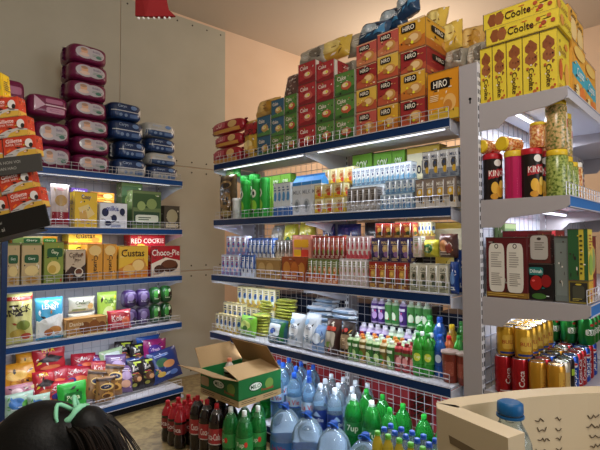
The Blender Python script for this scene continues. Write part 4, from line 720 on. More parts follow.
g = 'biscuit boxes on the middle shelf of the blue-edged unit'
row('L', .03, LZ[2], [('cracker_tan', 6, 20, 243, 286, 'tan cracker box first beside the blue post'), ('cracker_tan', 21, 42, 243, 285, 'tan cracker box second from the blue post'), ('cracker_green', 43.5, 64, 242, 283.5, 'olive green cracker box with tilted dark green badge'), ('coffee_box', 65, 86, 250, 281.5, 'beige and brown box with coffee cup picture'),
    ('custas_up', 87, 103, 244, 281, 'orange cake box on end with sideways lettering beside the coffee cup box'), ('custas_up', 103, 117, 244, 280, 'orange cake box on end with sideways lettering, further from the coffee box'), ('custas', 118, 149, 246, 279, 'yellow cake box with large lettering between the upended box and red pie box'), ('chocopie', 150.5, 181, 246, 277.5, 'red and white chocolate pie box at the open shelf end')], g)
stack('L', .04, 1.372, [('pea_long', 12, 59, 231.5, 242, 'long green and orange cracker box lying across the tan boxes')], g)
stack('L', .16, LZ[2], [('custas_flat', 68, 103, 260, 281, 'yellow cake box lowest behind the coffee cup box'), ('custas_flat', 68, 103, 245, 260, 'yellow cake box second behind the coffee cup box'), ('custas_flat', 68, 103, 230, 245, 'yellow cake box topmost behind the coffee cup box')], g, d=.14)
stack('L', .17, LZ[2], [('red_cookie', 130, 165, 257, 270, 'red cookie box lowest behind the pie box'), ('red_cookie', 130, 165, 244, 257, 'red cookie box second behind the pie box'), ('red_cookie', 130, 166, 229, 244, 'red cookie box topmost above the pie box')], g, d=.12)

g = 'snack bags on the fourth shelf of the blue-edged unit'
row('L', .05, LZ[3], [('bag_kernel', 6, 36, 293, 348, 'tall straw-coloured snack bag with black brush lettering beside the blue post', .08), ('bag_seablue', 37, 67, 299, 342, 'sea blue snack bag with white lower half', .12)], g)
row('L', .15, None, [('bag_white_cream', 69, 97, 313, 330, 'cream white snack bag in the lower tier behind the brown carton'), ('bag_white_cream', 69, 97, 297, 312, 'cream white snack bag in the upper tier above its twin')], g)
row('L', .17, LZ[3], [('bag_lime', 98, 119, 292, 327, 'lime green snack bag behind the brown carton')], g)
row('L', .03, LZ[3], [('brown_flat', 66, 108, 318, 338, 'flat brown carton with biscuit pictures at the shelf edge'), ('bag_red_small', 109, 134, 311, 331, 'small red snack bag between brown carton and purple packs', .1)], g)
for i, (a, b) in enumerate(((125, 139), (138.5, 152))):
    stack('L', .09, LZ[3], [('film_roll', a, b, 306, 325-i, 'purple wrapped snack pack, lower tier, %s from the red bag' % ORD[i]), ('film_roll', a, b, 288, 306, 'purple wrapped snack pack, upper tier, %s from the red bag' % ORD[i])], g)
for i, (a, b) in enumerate(((152.5, 163), (163, 174))):
    stack('L', .09, LZ[3], [('film_roll_green', a, b, 303, 322, 'green wrapped snack pack, lower tier, %s from the purple ones' % ORD[i]), ('film_roll_green', a, b, 286, 303, 'green wrapped snack pack, upper tier, %s from the purple ones' % ORD[i])], g)

g = 'snack bags on the lowest shelf of the blue-edged unit'
def lay(key, x0, x1, y0, y1, off, lab, lean=.35, roll=0):
    m, w, h, rz = fit('L', off, x0, x1, y0, y1); S = SIZE[key]
    off2 = min(off, .43-S[1]-h*sin(lean)); m2, w, h, rz = fit('L', off2, x0, x1, y0, y1)
    put(key, (m2.x, m2.y, max(m2.z-h/2, DECK+.002+S[1]*sin(lean)+w/2*abs(sin(roll)))), rz, (w*1.06/S[0], .62, h*1.06/S[2]), lab, g, (-lean, roll))
lay('bag_orange', 4, 39, 364, 388, .24, 'orange snack bag by the blue post above the floral one', .3)
lay('bag_pinkfloral', 8, 42, 384, 401, .15, 'pink floral snack bag below the orange one')
lay('bag_bluewhite', 6, 36, 394, 414, .06, 'pale green and blue snack bag at the shelf lip near the blue post')
lay('bag_red_arare', 35, 67, 347, 372, .26, 'red snack bag with black emblem topmost of the red ones', .15)
lay('bag_red_crunch', 42, 70, 368, 395, .20, 'red snack bag leaning under the black emblem bag', .3, .12)
lay('bag_red_crunch', 62, 93, 367, 389, .22, 'red snack bag leaning second from the black emblem bag', .3, .2)
lay('bag_red_crunch', 48, 76, 382, 404, .10, 'red snack bag in the front, just behind the bright green bag', .35, .1)
lay('bag_green_bright', 60, 88, 386, 413, .02, 'bright green snack bag standing at the shelf lip', .12)
lay('bag_potato', 86, 108, 378, 405, .06, 'brown snack bag with blue oval, nearer the bright green bag', .3, .25)
lay('bag_potato', 104, 124, 374, 402, .07, 'brown snack bag with blue oval, further from the bright green bag', .3, .25)
lay('bag_violet', 117, 134, 374, 399, .08, 'dusty violet snack bag beside the brown ones', .3, .2)
lay('bag_red_small', 92, 112, 362, 379, .2, 'red snack bag with white lettering above the brown ones', .3, .15)
lay('bag_magenta', 88, 104, 356, 370, .3, 'magenta snack bag peeking out at the back beside the pale green bag', .2, .3)
lay('bag_palegreen', 103, 125, 350, 367, .28, 'pale green and white snack bag against the back panel', .2, -.1)
lay('bag_black', 116, 134, 343, 368, .29, 'black snack bag at the back above the other dark ones', .2, .1)
lay('bag_black', 133, 147, 345, 367, .22, 'black snack bag beside the magenta bag with cartoon fruit colours', .2)
lay('bag_magenta', 145, 167, 341, 366, .21, 'magenta snack bag with purple badge on top at the open end', .1, .05)
lay('bag_blue_plain', 138, 160, 337, 352, .31, 'royal blue snack bag against the back panel at the open end', .05)
lay('bag_black', 131, 146, 366, 394, .09, 'black snack bag at the shelf lip beside the violet bag', .25, .05)
lay('bag_black', 144, 159, 364, 391, .11, 'black snack bag at the shelf lip beside the night blue bag', .25)
lay('bag_night', 156, 184, 359, 388, .10, 'night blue snack bag with fruit pictures at the open shelf end', .3, -.15)

lay('bag_red_crunch', 72, 96, 355, 374, .3, 'red snack bag at the back beside the magenta one', .15, .1)
lay('bag_orange', 18, 40, 354, 371, .31, 'orange snack bag at the back against the panel', .1)
lay('bag_red_arare', 36, 58, 372, 396, .13, 'red snack bag with black emblem standing beside the floral one', .3)
lay('bag_potato', 97, 116, 383, 406, .02, 'brown snack bag with blue oval, foremost at the shelf lip', .15, .1)
lay('bag_violet', 108, 128, 356, 380, .16, 'dusty violet snack bag under the pale green bag', .3, .1)
lay('bag_night', 128, 148, 358, 376, .19, 'night blue snack bag between the black ones', .2)
lay('bag_bluewhite', 30, 52, 396, 414, .01, 'pale green and blue snack bag at the lip toward the bright green bag', .2)

# ================================================================== LONG UNIT
g = 'packs on top of the long unit'
TS = lambda what, n: what+', %s from its bottom' % ORD[n]
stack('M', .03, MZ[0], [('biscuit_roll', 210, 238, 146, 163, 'long red biscuit pack lowest at the corner end on top of the unit'), ('biscuit_roll', 212, 239, 133, 146, 'long red biscuit pack second at the corner end on top of the unit'), ('biscuit_roll', 209, 241, 119, 133, 'long red biscuit pack topmost at the corner end on top of the unit')], g)
row('M', .04, MZ[0], [('bag_tipo', 241, 257, 119, 160, 'tall yellow snack bag with red top between red packs and blue cartons', .05)], g)
def col(name, off, z0, x0, x1, ys, keys, n0=0):
    stack('M', off, z0, [(k, x0, x1, ys[i+1], ys[i], '%s, %s from the shelf' % (name, ORD[i+n0])) for i, k in enumerate(keys)], g)
col('blue cake carton in the column beside the yellow snack bag', .03, MZ[0], 257, 270.5, [157, 137, 117], ['wafer_blue', 'wafer_blue'])
col('cake carton in the blue over green second column', .03, MZ[0], 271, 284, [154, 136, 118, 100], ['wafer_green', 'wafer_blue', 'wafer_blue'])
col('green cake carton in the column touching the all red one', .03, MZ[0], 284.5, 297, [151, 133, 114, 95], ['wafer_green', 'wafer_green', 'wafer_green'])
col('red cake carton in the all red column', .03, MZ[0], 298, 315.5, [146, 124, 103, 82, 61], ['wafer_red']*4)
col('cake carton in the mixed column behind, red over green', .03, MZ[0], 316, 334, [142, 120, 99, 79, 60], ['wafer_green', 'wafer_green', 'wafer_red', 'wafer_red'])
col('green cake carton in the column beside the tall mixed biscuit stack', .03, MZ[0], 334.5, 354.5, [139, 117, 94, 71], ['wafer_green']*3)
col('small biscuit carton in the first mixed column', .03, MZ[0], 356, 376.5, [134, 109, 86, 63, 41], ['hiro_pink', 'hiro_yellow', 'hiro_red', 'hiro_pink'])
col('small biscuit carton in the second mixed column', .03, MZ[0], 377, 398, [130, 103, 77, 53, 30], ['hiro_gold', 'hiro_red', 'hiro_yellow', 'hiro_pink'])
col('small biscuit carton in the third mixed column', .03, MZ[0], 400, 425, [125, 97, 70], ['hiro_red', 'hiro_gold'])
stack('M', .03, MZ[0], [('hiro_big', 427, 459, 68, 119, 'big orange biscuit carton with dark oval name badge beside the grey post')], g)
stack('M', .04, 2.276, [('hiro_red', 400, 426, 43, 70, 'long red biscuit carton lying over the third column'), ('hiro_gold', 397, 425, 14, 43, 'golden biscuit carton topmost over the third column')], g, d=.34)
stack('M', .34, MZ[0], [('hiro_gold', 388, 409, 68, 95, 'biscuit carton at the back behind the big orange one')], g, d=.1)
# bags lying on the cartons
def rest(key, x0, x1, y0, y1, off, lab, roll=0, z=None):
    m, w, h, rz = fit('M', off, x0, x1, y0, y1); S = SIZE[key]
    put(key, (m.x, m.y, z or m.z-h/2), rz, (w/S[0], .7, h/S[2]), lab, 'bags on top of the long unit', (-.25, roll))
rest('bag_clear_gold', 252, 273, 98, 118, .06, 'brownish crinkled bag lying on the blue cartons', 0, 2.31)
rest('bag_maroon', 281, 296, 66, 94, .09, 'dull maroon bag standing on the green cartons beside the red column', 0, 2.395)
rest('bag_cello', 294, 322, 42, 62, .12, 'grey clear bag on top of the red carton column', 0, 2.60)
rest('bag_yellow', 312, 345, 38, 61, .14, 'yellow crinkled bag on top of the red cartons', 0, 2.60)
rest('bag_cello', 333, 353, 54, 73, .16, 'grey clear bag behind the green carton column', 0, 2.45)
rest('bag_cello', 343, 372, 16, 42, .20, 'grey and white clear bag heaped behind the first mixed column', .1, 2.60)
rest('bag_blue', 353, 383, 10, 32, .10, 'dark blue bag resting on the first mixed column', .15, 2.60)
rest('bag_blue', 372, 402, -10, 15, .16, 'dark blue bag at the very top of the heap', .1, 2.66)
rest('bag_blue', 393, 416, -14, 12, .14, 'dark blue bag behind the topmost golden carton', -.2, 2.70)
rest('bag_yellow', 418, 440, 2, 34, .30, 'yellow bag nearest the topmost golden carton behind the big orange one', .1)
rest('bag_yellow', 436, 459, 14, 47, .24, 'yellow bag in the middle above the big orange carton', -.1)
rest('bag_clear_gold', 453, 479, 20, 52, .28, 'golden clear bag beside the cookie boxes', .1)
rest('bag_cello', 440, 462, 44, 66, .20, 'clear bag lying on the big orange carton', .05)
rest('bag_cello', 462, 482, 36, 68, .22, 'clear bag squeezed behind the grey post top', 0)

g = 'milk cartons and snacks on the second shelf of the long unit'
row('M', .03, MZ[1], [('bag_choc_face', 217, 234, 175, 214, 'brown snack bag with a smiling face at the corner end')], g)
row('M', .12, None, [('bag_green', 219, 238, 163, 178, 'bright green bag above the smiling brown bag'), ], g)
def cyls(key, pts, off, z, labs, grp, sc=1):
    for (px, zi), lab in zip(pts, labs):
        m = at(px, 200, 0, MX+off); put(key, (m.x, m.y, z+zi+.001), -pi/2+random.uniform(-.5, .5), (sc, sc, sc), lab, grp)
cyls('white_cup', [(237, 0)], .05, MZ[1], ['white snack tube beside the smiling brown bag'], g)
cyls('green_tube', [(246, 0), (256.5, 0), (265, 0)], .07, MZ[1], ['green snack tube with round face in front, nearest the white tube', 'green snack tube with round face in front, middle of three', 'green snack tube with round face in front, nearest the milk boxes'], g)
cyls('green_tube', [(246, .0), (255, 0)], .17, MZ[1], ['green snack tube in the rear row nearest the corner', 'green snack tube in the rear row farther from the corner'], g, 1.2)
def rowof(key, off, z, xs, y0, y1, lab, grp, d=None, n0=0):
    """a run of like cartons between the pixel columns xs = (x0, x1, n)"""
    x0, x1, n = xs; a = fit('M', off, x0, x0+1, y0, y1)[0]; b = fit('M', off, x1-1, x1, y0, y1)[0]; W = abs(a.y-b.y)/n
    h0 = min(at((x0+x1)/2, y0, 0, MX+off).z-z, headroom('M', off, z)-z-.004); S = SIZE[key]
    for i in range(n): put(key, (MX+off, a.y-W*(i+.5), z+.001), -pi/2, (W*.97/S[0], (d or S[1])/S[1], h0/S[2]), lab % ORD[i+n0], grp)
    return z+h0+.001
rowof('uht_tall', .05, MZ[1], (273, 291, 4), 183, 213, 'white and blue milk carton between green tubes and gabled cartons, %s from the tubes', g)
rowof('green_carton', .2, MZ[1], (262, 291, 3), 175, 211, 'green soy carton behind the blue-footed milk cartons, %s from the corner', g)
rowof('gable_blue', .06, MZ[1], (292, 322, 3), 174, 212, 'white milk carton with blue gabled top, %s from the corner', g)
z1 = rowof('kid_yellow', .04, MZ[1], (314, 346, 3), 198, 212, 'yellow kids drink carton in the lower tier beside the wire joint, %s from the corner', g)
z1 = rowof('kid_yellow', .05, z1, (314, 344, 3), 184, 198, 'yellow kids drink carton in the middle tier, %s from the corner', g)
rowof('kid_yellow', .14, z1, (322, 355, 4), 168, 184, 'yellow kids drink carton in the upper tier near the lamp, %s from the corner', g)
rowof('milk_greypack', .035, MZ[1], (347, 377, 5), 188, 212, 'grey-brown drink carton in front beside the yellow ones, %s from them', g)
z1 = rowof('milk_lightblue', .03, MZ[1], (380, 413, 6), 194, 210, 'small pale blue carton in the lower front tier, %s from the grey-brown ones', g)
rowof('milk_lightblue', .035, z1, (385, 415, 5), 180, 194, 'small pale blue carton in the upper front tier, %s from the corner', g)
z1 = rowof('milk_thin', .13, MZ[1], (350, 412, 12), 184, 208, 'slim white and blue milk carton in the rear lower tier, %s from the corner', g)
rowof('milk_thin', .13, z1, (352, 412, 12), 165, 184, 'slim white and blue milk carton in the rear upper tier, %s from the corner', g)
z1 = rowof('milk_brown', .03, MZ[1], (415, 457, 4), 178, 208, 'brown milk carton with yellow spot beside the grey post, %s from the pale blue ones', g)
rowof('milk_cow', .035, z1, (422, 459, 4), 150, 178, 'tall white cow milk carton on the brown ones, %s from the corner', g)
row('M', .28, MZ[1], [('green_carton', 352, 372, 154, 190, 'large lime green box behind the slim milk cartons, nearest the corner'), ('green_carton', 373, 392, 152, 190, 'large lime green box behind the slim milk cartons, middle'), ('green_carton', 392, 405, 150, 190, 'large lime green box behind the slim milk cartons, next to the golden box'), ('gold_box', 406, 440, 146, 192, 'golden powder box with dark lettering at the back'), ('gold_box', 441, 470, 146, 192, 'golden powder box partly hidden behind the cow milk cartons')], g)

g = 'drink cartons on the third shelf of the long unit'
z1 = rowof('milk_pinkblue', .035, MZ[2], (221, 240, 4), 255, 272, 'blue and white milk carton with pink print, lower tier, %s from the corner', g)
rowof('milk_pinkblue', .05, z1, (226, 247, 4), 236, 254, 'blue and white milk carton with pink print, upper tier, %s from the corner', g)
z1 = rowof('milk_blue', .035, MZ[2], (241, 254.5, 3), 255, 273, 'blue milk carton in the lower tier beside the tan pack, %s from the corner', g)
row('M', .035, MZ[2], [('pack_tan', 255.5, 280, 258, 275, 'tan shrink-wrapped drink pack in the lower tier'), ('pack_rust', 281, 306, 257, 279, 'rust red drink pack in the lower tier beside the tan pack')], g)
z2 = MZ[2]+.125
rowof('milk_blue', .05, z2-.01, (248, 273, 6), 238, 255, 'blue milk carton in the upper tier above the tan pack, %s from the corner', g)
rowof('milk_greypack', .06, z2, (275, 291, 4), 240, 257, 'grey-green drink carton in the upper tier, %s from the blue ones', g)
row('M', .06, z2+.012, [('pack_orangepink', 292, 311, 235, 257, 'orange and pink yogurt pack in the upper tier')], g)
z1 = rowof('juice_orange', .035, MZ[2], (307.5, 338, 6), 259, 281, 'green and orange juice carton in the lower tier, %s from the rust pack', g)
rowof('juice_red', .05, z1, (312, 345, 7), 236, 258, 'red juice carton in the upper tier, %s from the yogurt pack', g)
z1 = rowof('juice_white', .035, MZ[2], (339, 367, 6), 259, 286, 'white juice carton in the lower tier, %s from the orange ones', g)
rowof('juice_pink', .05, z1, (346, 369.5, 5), 236, 259, 'pink juice carton in the upper tier, %s from the red ones', g)
z1 = rowof('malt_red', .03, MZ[2], (368.5, 408, 4), 262, 287, 'red cocoa drink carton in the bottom tier, %s from the corner', g)
z1 = rowof('malt_purple', .04, z1, (371, 411, 4), 238, 261, 'purple malt drink carton in the middle tier, %s from the corner', g)
rowof('malt_red', .05, z1, (375, 413, 4), 223, 237, 'red cocoa drink carton in the top tier, %s from the corner', g)
rowof('oat_white', .03, MZ[2], (409.5, 449, 4), 264, 293, 'cream oat drink carton in the bottom tier, %s from the red ones', g)
row('M', .035, MZ[2], [('bag_blue_hang', 448.5, 457, 262, 297, 'royal blue bag at the grey post, in front'), ], g)
row('M', .12, MZ[2], [('bag_blue_hang', 452, 465, 250, 295, 'royal blue bag at the grey post, behind')], g)
row('M', .05, MZ[2]+.178, [('juice_white', 413, 421, 236, 262, 'white carton above the oat drinks nearest the purple ones'), ('bag_sauce_yellow', 421, 436, 240, 262, 'yellow green pouch above the oat drinks'), ('bag_brown_wrap', 436, 455, 234, 262, 'brown wrapped sweets pack above the oat drinks')], g)
rowof('cream_small', .12, MZ[2]+.29, (414, 432, 5), 222, 237, 'tiny white and orange carton high beside the red top tier, %s from it', g)
row('M', .24, MZ[2], [('bag_darkblue', 320, 332, 224, 260, 'dark blue snack bag at the back, nearest the corner'), ('bag_darkblue', 333, 358, 224, 262, 'dark blue snack bag at the back, behind the pink cartons'), ('bag_blacktea', 360, 392, 222, 262, 'black snack bag at the back behind the red top tier'), ('bag_blacktea', 394, 420, 222, 262, 'black snack bag at the back behind the tiny cartons'),
    ('bag_sauce_yellow', 296, 312, 221, 258, 'yellow noodle bag at the back beside the dark blue one'), ('bag_sauce_yellow', 281, 295, 224, 258, 'yellow noodle bag at the back behind the yogurt pack'), ('bag_cello', 268, 281, 225, 256, 'pale clear bag at the back behind the blue cartons'), ('gold_box', 434, 468, 222, 262, 'pale powder box at the back beside the grey post')], g)

g = 'small packs and bottles on the fourth shelf of the long unit'
z1 = rowof('cream_small', .04, MZ[3], (215, 237, 5), 315, 330, 'small cream and blue carton at the shelf lip, %s from the corner', g)
rowof('cream_small', .13, MZ[3], (223, 243, 4), 303, 326, 'small cream and blue carton in the second row, %s from the corner', g)
z1 = rowof('cream_small', .24, MZ[3], (236, 275, 7), 308, 324, 'small cream carton hidden in the third row lower tier, %s from the corner', g)
rowof('cream_small', .24, z1, (237, 276, 7), 288, 305, 'small cream and blue carton in the third row upper tier, %s from the corner', g)
row('M', .035, MZ[3], [('pouch_green', 237, 253, 317, 336, 'bright green tea pouch leaning at the shelf lip', .1)], g)
for c, (xc, off, n) in enumerate(((256, .11, 7), (264, .22, 11), (281, .22, 12))):
    for i in range(n):
        m = at(xc, 320, 0, MX+off); put('sachet_flat', (m.x+random.uniform(-.008, .008), m.y+random.uniform(-.008, .008), MZ[3]+.002+i*.0225), -pi/2+random.uniform(-.12, .12), (.8 if c < 2 else .92, .8, 1), 'flat yellow-green sachet in the %s pile, %s from the bottom' % (('front', 'middle', 'rear')[c], ORD[i]), 'flat yellow-green sachets')
row('M', .03, MZ[3], [('pouch_bluegreen', 264, 283, 321, 343, 'blue and green pouch at the shelf lip beside the yellow-green sachets', .1), ('pouch_white', 284, 300, 316, 347, 'pale grey pouch at the shelf lip, first of its pair', .12), ('pouch_white', 299, 314, 316, 350, 'pale grey pouch at the shelf lip, second of its pair', .12), ('pouch_blue', 308, 323, 327, 351, 'pale blue pouch in front beside the dark coffee pouches', .1),
    ('pouch_coffee_red', 321, 336, 321, 357, 'dark coffee pouch with beige label, nearer the corner', .08), ('pouch_coffee', 336.5, 350, 324, 360, 'black coffee pouch with green and beige label', .08)], g)
for c, (xc, off, n) in enumerate(((316, .18, 8), (337, .19, 8), (322, .33, 9))):
    for i in range(n):
        m = at(xc, 310, 0, MX+off); put('pouch_flat', (m.x, m.y+random.uniform(-.012, .012), MZ[3]+.002+i*.0325), -pi/2+random.uniform(-.2, .2), (.9, .8, 1.05), 'flat white and blue pouch in the %s heap, %s from the bottom' % (('corner side', 'post side', 'rear')[c], ORD[i]), 'flat white and blue pouches')
def btl(key, y, off, z, lab, grp, s=1): put(key, (MX+off, y, z+.001), random.uniform(-pi, 0)*.25-pi/2+.4, (s, s, s), lab, grp)
def yM(px, off): return at(px, 330, 0, MX+off).y
G2 = 'small drink bottles on the fourth shelf of the long unit'
fr = ['yog_green', 'yog_green', 'yog_orange', 'yog_green', 'yog_green', 'yog_orange', 'yog_green', 'yog_red', 'yog_red', 'yog_red']
y0, y1 = yM(350, .06), yM(414, .06)
for r in range(3):
    for i in range(10):
        k = fr[i] if r == 0 else random.choice(['yog_green', 'yog_green', 'yog_orange', 'yog_red']); off = .065+r*.056
        btl(k, y0+(y1-y0)*i/9, off, MZ[3], 'small ribbed %s bottle in the %s row, %s from the coffee pouches' % ({'yog_green': 'green', 'yog_orange': 'orange-capped', 'yog_red': 'red'}[k], ('front', 'second', 'third')[r], ORD[i]), G2)
for r in range(2):
    for i in range(9):
        off = .235+r*.060; k = 'yog_purple' if i in (0, 1, 2, 3, 6) else 'yog_white'
        btl(k, yM(364, off)+(yM(425, off)-yM(364, off))*i/8, off, MZ[3], '%s bottle in the tall rear rows, %s row, %s from the corner' % ({'yog_purple': 'purple and white', 'yog_white': 'green and white'}[k], ('first', 'last')[r], ORD[i]), G2, 1.2)
for i in range(8):
    k = 'yog_purple' if i in (0, 1, 4) else 'yog_white'
    btl(k, yM(376, .34)+(yM(428, .34)-yM(376, .34))*i/7, .335, MZ[3]+.182, '%s bottle in the upper tier at the very back, %s from the corner' % ('purple and white' if k == 'yog_purple' else 'green and white', ORD[i]), G2, 1.05)
for i, (k, px, off, s, lab) in enumerate([('lime_small', 418, .06, 1, 'green soda bottle at the shelf lip, nearer the red yogurt bottles'), ('lime_small', 428, .075, 1, 'green soda bottle at the shelf lip, nearer the brown cups'), ('lime_small_white', 422, .15, 1, 'green soda bottle with white cap in the second row, first'), ('lime_small_white', 431, .15, 1, 'green soda bottle with white cap in the second row, second'),
    ('sport_blue', 440, .10, 1, 'blue sports drink bottle in front beside the brown cups'), ('juice_red_cap', 449, .15, 1, 'juice bottle with red cap behind the brown cups'), ('lime_small', 459, .15, 1, 'green soda bottle behind the brown cups beside the grey post'), ('tea_yellow_cap', 452, .24, 1.15, 'tall tea bottle with yellow cap at the rear'), ('sport_blue', 440, .24, 1.3, 'tall blue sports drink bottle at the rear'),
    ('lime_small', 430, .25, 1.3, 'tall green soda bottle at the rear, nearer the blue one'), ('lime_small_white', 422, .33, 1.25, 'tall green bottle with white cap in the last row'), ('lime_small', 462, .3, 1.2, 'tall green soda bottle in the last row beside the grey post'), ('juice_red_cap', 466, .22, 1, 'orange juice bottle behind the brown cups at the post')]):
    btl(k, yM(px, off), off, MZ[3], lab, G2, s)
for px, off, lab in ((450, .075, 'brown drink cup with lid, nearer the green soda bottles'), (465, .08, 'brown drink cup with lid, beside the grey post')): btl('brown_cup', yM(px, off), off, MZ[3], lab, 'brown lidded cups', 1)

# cartons standing on the far side of the long unit
rnd = random.Random(3)
for j, (z, key) in enumerate(((.13, 'red_case'), (MZ[3], 'dark_case'), (MZ[2], 'dark_case'), (MZ[1], 'dark_case'))):
    n = 5 if key == 'dark_case' else 4
    for i in range(n):
        put(key, (MX+.54, 1.22+i*(1.62/(n-1)), z+.001), -pi/2, (.97, 1, 1.0 if key == 'dark_case' else 1.2), '%s carton behind the wire back, %s level, %s from the grey post' % ('red' if key == 'red_case' else 'dark blue', ('floor', 'fourth shelf', 'third shelf', 'second shelf')[j], ORD[i]), 'cartons on the far side of the long unit')

# ================================================================== FLOOR AND LOWEST DECK OF THE LONG UNIT
def stand(key, x, y, z, lab, grp, s=1, rz=None): return put(key, (x, y, z+.001), rz if rz is not None else -pi/2+.5+random.uniform(-.7, .7), (s, s, s), lab, grp)
def px3(px, py, z):
    v = at(px, py, 2, z); return v.x, v.y
G = 'small cola bottles in a wrapped pack on the floor'
for r in range(3):
    for c in range(3):
        stand('cola_small', 1.665+c*.083, 2.75+r*.083, 0, 'small red-capped cola bottle, %s from the carton, %s row from the shop side' % (ORD[r], ORD[c]), G, 1.05)
G = 'large cola bottles under the open carton'
for r in range(3):
    for c in range(2):
        stand('cola_large', 1.71+c*.108, 2.395+r*.108, 0, 'large cola bottle under the open carton, %s from the green ones, %s row' % (ORD[r], ('front', 'rear')[c]), G)
G = 'large green soda bottles under and beside the open carton'
for r in range(2):
    for c in range(3):
        if r == 0 and c == 2: continue
        stand('lime_large', 1.735+c*.108+(.02 if r == 0 else 0), 2.175+r*.108, 0, 'large green soda bottle, %s row from the cola ones, %s from the shop side' % (('second', 'first')[r], ORD[c]), G)
# open carton on the bottle tops
t = tag(empty('open_carton', (1.75, 2.225, .372)), 'open green and brown carton on top of the bottles with its flaps up', 'carton')
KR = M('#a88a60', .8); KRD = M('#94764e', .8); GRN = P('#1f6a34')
W, D, H, th = .358, .41, .165, .004
def strip(F, x0, y0, x1, y1, m, mb): mb.deco2(F, x0, y0, x1, y1, m, .0006)
mb = MB(); mb.box(0, W, 0, D, 0, th, KR)
mb.box(0, W, 0, th, th, H, GRN); mb.box(0, W, D-th, D, th, H, GRN); mb.box(0, th, th, D-th, th, H, GRN); mb.box(W-th, W, th, D-th, th, H, GRN)
mb.box(th, W-th, th, th*1.3, th, H, KR); mb.box(W-th*1.3, W-th, th, D-th, th, H, KR)
Ff = Face(W, H, lambda u, v, l: (u, -l, v)); Fl = Face(D, H, lambda u, v, l: (-l, D-u, v))
def side(ps, cx): return [('r', 0, 0, 1, .24, P('#b09468')), ('l', .06, .07, .46, .2, 2, P('#5a4a30')), ('l', .56, .07, .94, .2, 2, P('#5a4a30')), ('r', .0, .25, 1, .29, P('#165226')), ('e', cx, .62, .16, .17, P('#0f3d1c')), ('e', cx, .62, .14, .14, P('#d8e0d0')), ('t', 'MILO', cx, .62, .16, P('#14401f')), ('e', cx+.32, .60, .1, .2, P('#6c8c3c')), ('t', 'Protomalt', cx+.28, .42, .11, P('#b0342c'))]
mb.deco(Ff, side(0, .38)); mb.deco(Fl, side(1, .5)+[('q', .13, .55, .11, .18, P('#a88a60'))])
mb.build('carton_body', t)
def flap(p0, p1, up, name, m1):
    mb = MB(); p0, p1, up = Vector(p0), Vector(p1), Vector(up); e = (p1-p0); nrm = e.cross(up).normalized()*.004; ins = e*.03
    q = [p0, p1, p1+up-ins, p0+up+ins]; mb.add([a+nrm*0 for a in q]+[a+nrm for a in q], [(0, 1, 2, 3), (7, 6, 5, 4), (0, 4, 5, 1), (1, 5, 6, 2), (2, 6, 7, 3), (3, 7, 4, 0)], m1); return mb.build(name, t)
flap((0, 0, H), (W, 0, H), (0, .17, .045), 'carton_flap', KR)
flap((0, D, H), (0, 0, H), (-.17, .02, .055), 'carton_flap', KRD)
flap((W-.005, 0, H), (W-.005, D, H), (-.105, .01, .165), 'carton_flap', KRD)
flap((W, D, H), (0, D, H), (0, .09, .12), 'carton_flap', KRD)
bottle('orange_cap', .036, .24, CLR('#e8d8c8', .5), '#c8704c', (.3, .6, '#6c5a50', [('e', .5, .5, .3, .3, '#d8b8a0')]), 'soda', fill=(M('#3a2420', .15), .7))
stand('orange_cap', 1.85, 2.45, .378, 'bottle with orange cap standing inside the open carton', 'bottle in the open carton')

G = 'big water jugs with blue caps on the floor'
for i, (x, y) in enumerate(((1.985, 2.055), (1.98, 1.86), (1.975, 1.655), (1.97, 1.435))):
    stand('water_jug', x, y, 0, 'big clear water jug with blue cap and handle, %s from the open carton' % ORD[i], G, 1.03, rz=-pi/2+.3)
GD = 'bottles on the lowest deck of the long unit'
def deck(key, px, py, hz, lab, s=1):
    """stand a bottle on the deck where its cap shows in the photograph"""
    zt = .13+SIZE[key][2]*s; v = at(px, py, 2, zt)
    x = min(max(v.x, MX+.05), MX+.39); v = at(px, py, 0, x); stand(key, x, v.y, .13, lab, GD, s)
for i, (px, off, k, s) in enumerate([(289, .33, 'water_vivid', 1.12), (301, .33, 'water_vivid', 1.1), (313, .34, 'water_vivid', 1.08), (283, .20, 'water_vivid', 1.12), (296, .21, 'water_vivid', 1.1), (309, .22, 'water_vivid', 1.08), (294, .09, 'water_vivid', 1.1), (309, .09, 'water_vivid', 1.1)]):
    stand(k, MX+off, yM(px, off), .13, 'vivid blue water bottle with red lettering, %s of three in the %s row' % (ORD[i % 3], ('rear', 'middle', 'front')[i//3]) if i < 6 else 'vivid blue water bottle with red lettering, %s of two in front' % ORD[i-6], GD, s)
for i, (px, off) in enumerate([(279, .33), (270, .22), (277, .10), (266, .10)]):
    stand('lime_green_cap' if i % 2 else 'water_vivid', MX+off, yM(px, off), .13, ('green soda' if i % 2 else 'vivid blue water')+' bottle behind the open carton, %s' % ('at the back panel', 'in the middle of the deck', 'at the deck front', 'nearest the corner')[i], GD, 1.0)
for i, (px, off) in enumerate([(320, .10), (334.5, .10)]):
    stand('water_blue', MX+off, yM(px, off), .13, 'water bottle with deep blue label in front, %s from the vivid blue ones' % ORD[i], GD, 1.08)
for i, (px, off) in enumerate([(325, .23), (338, .22), (352, .22), (331, .34), (343, .34), (355, .34), (367, .34)]):
    stand('water_clear', MX+off, yM(px, off), .13, 'clear water bottle with pale cap in the rear, %s from the vivid blue ones' % ORD[i], GD, 1.05)
for i, (px, off, k) in enumerate([(353, .085, 'lime_white_cap'), (371, .075, 'lime_white_cap')]):
    stand(k, MX+off, yM(px, off), .13, 'green soda bottle with white cap in front, %s from the blue labels' % ORD[i], GD, 1.05)
for i, (px, off) in enumerate([(389, .075), (402, .18), (382, .23), (366, .25), (423, .12), (443, .12)]):
    stand('lime_green_cap', MX+off, yM(px, off), .13, 'green soda bottle with green cap, %s counted from the white-capped ones' % ORD[i], GD, 1.02)
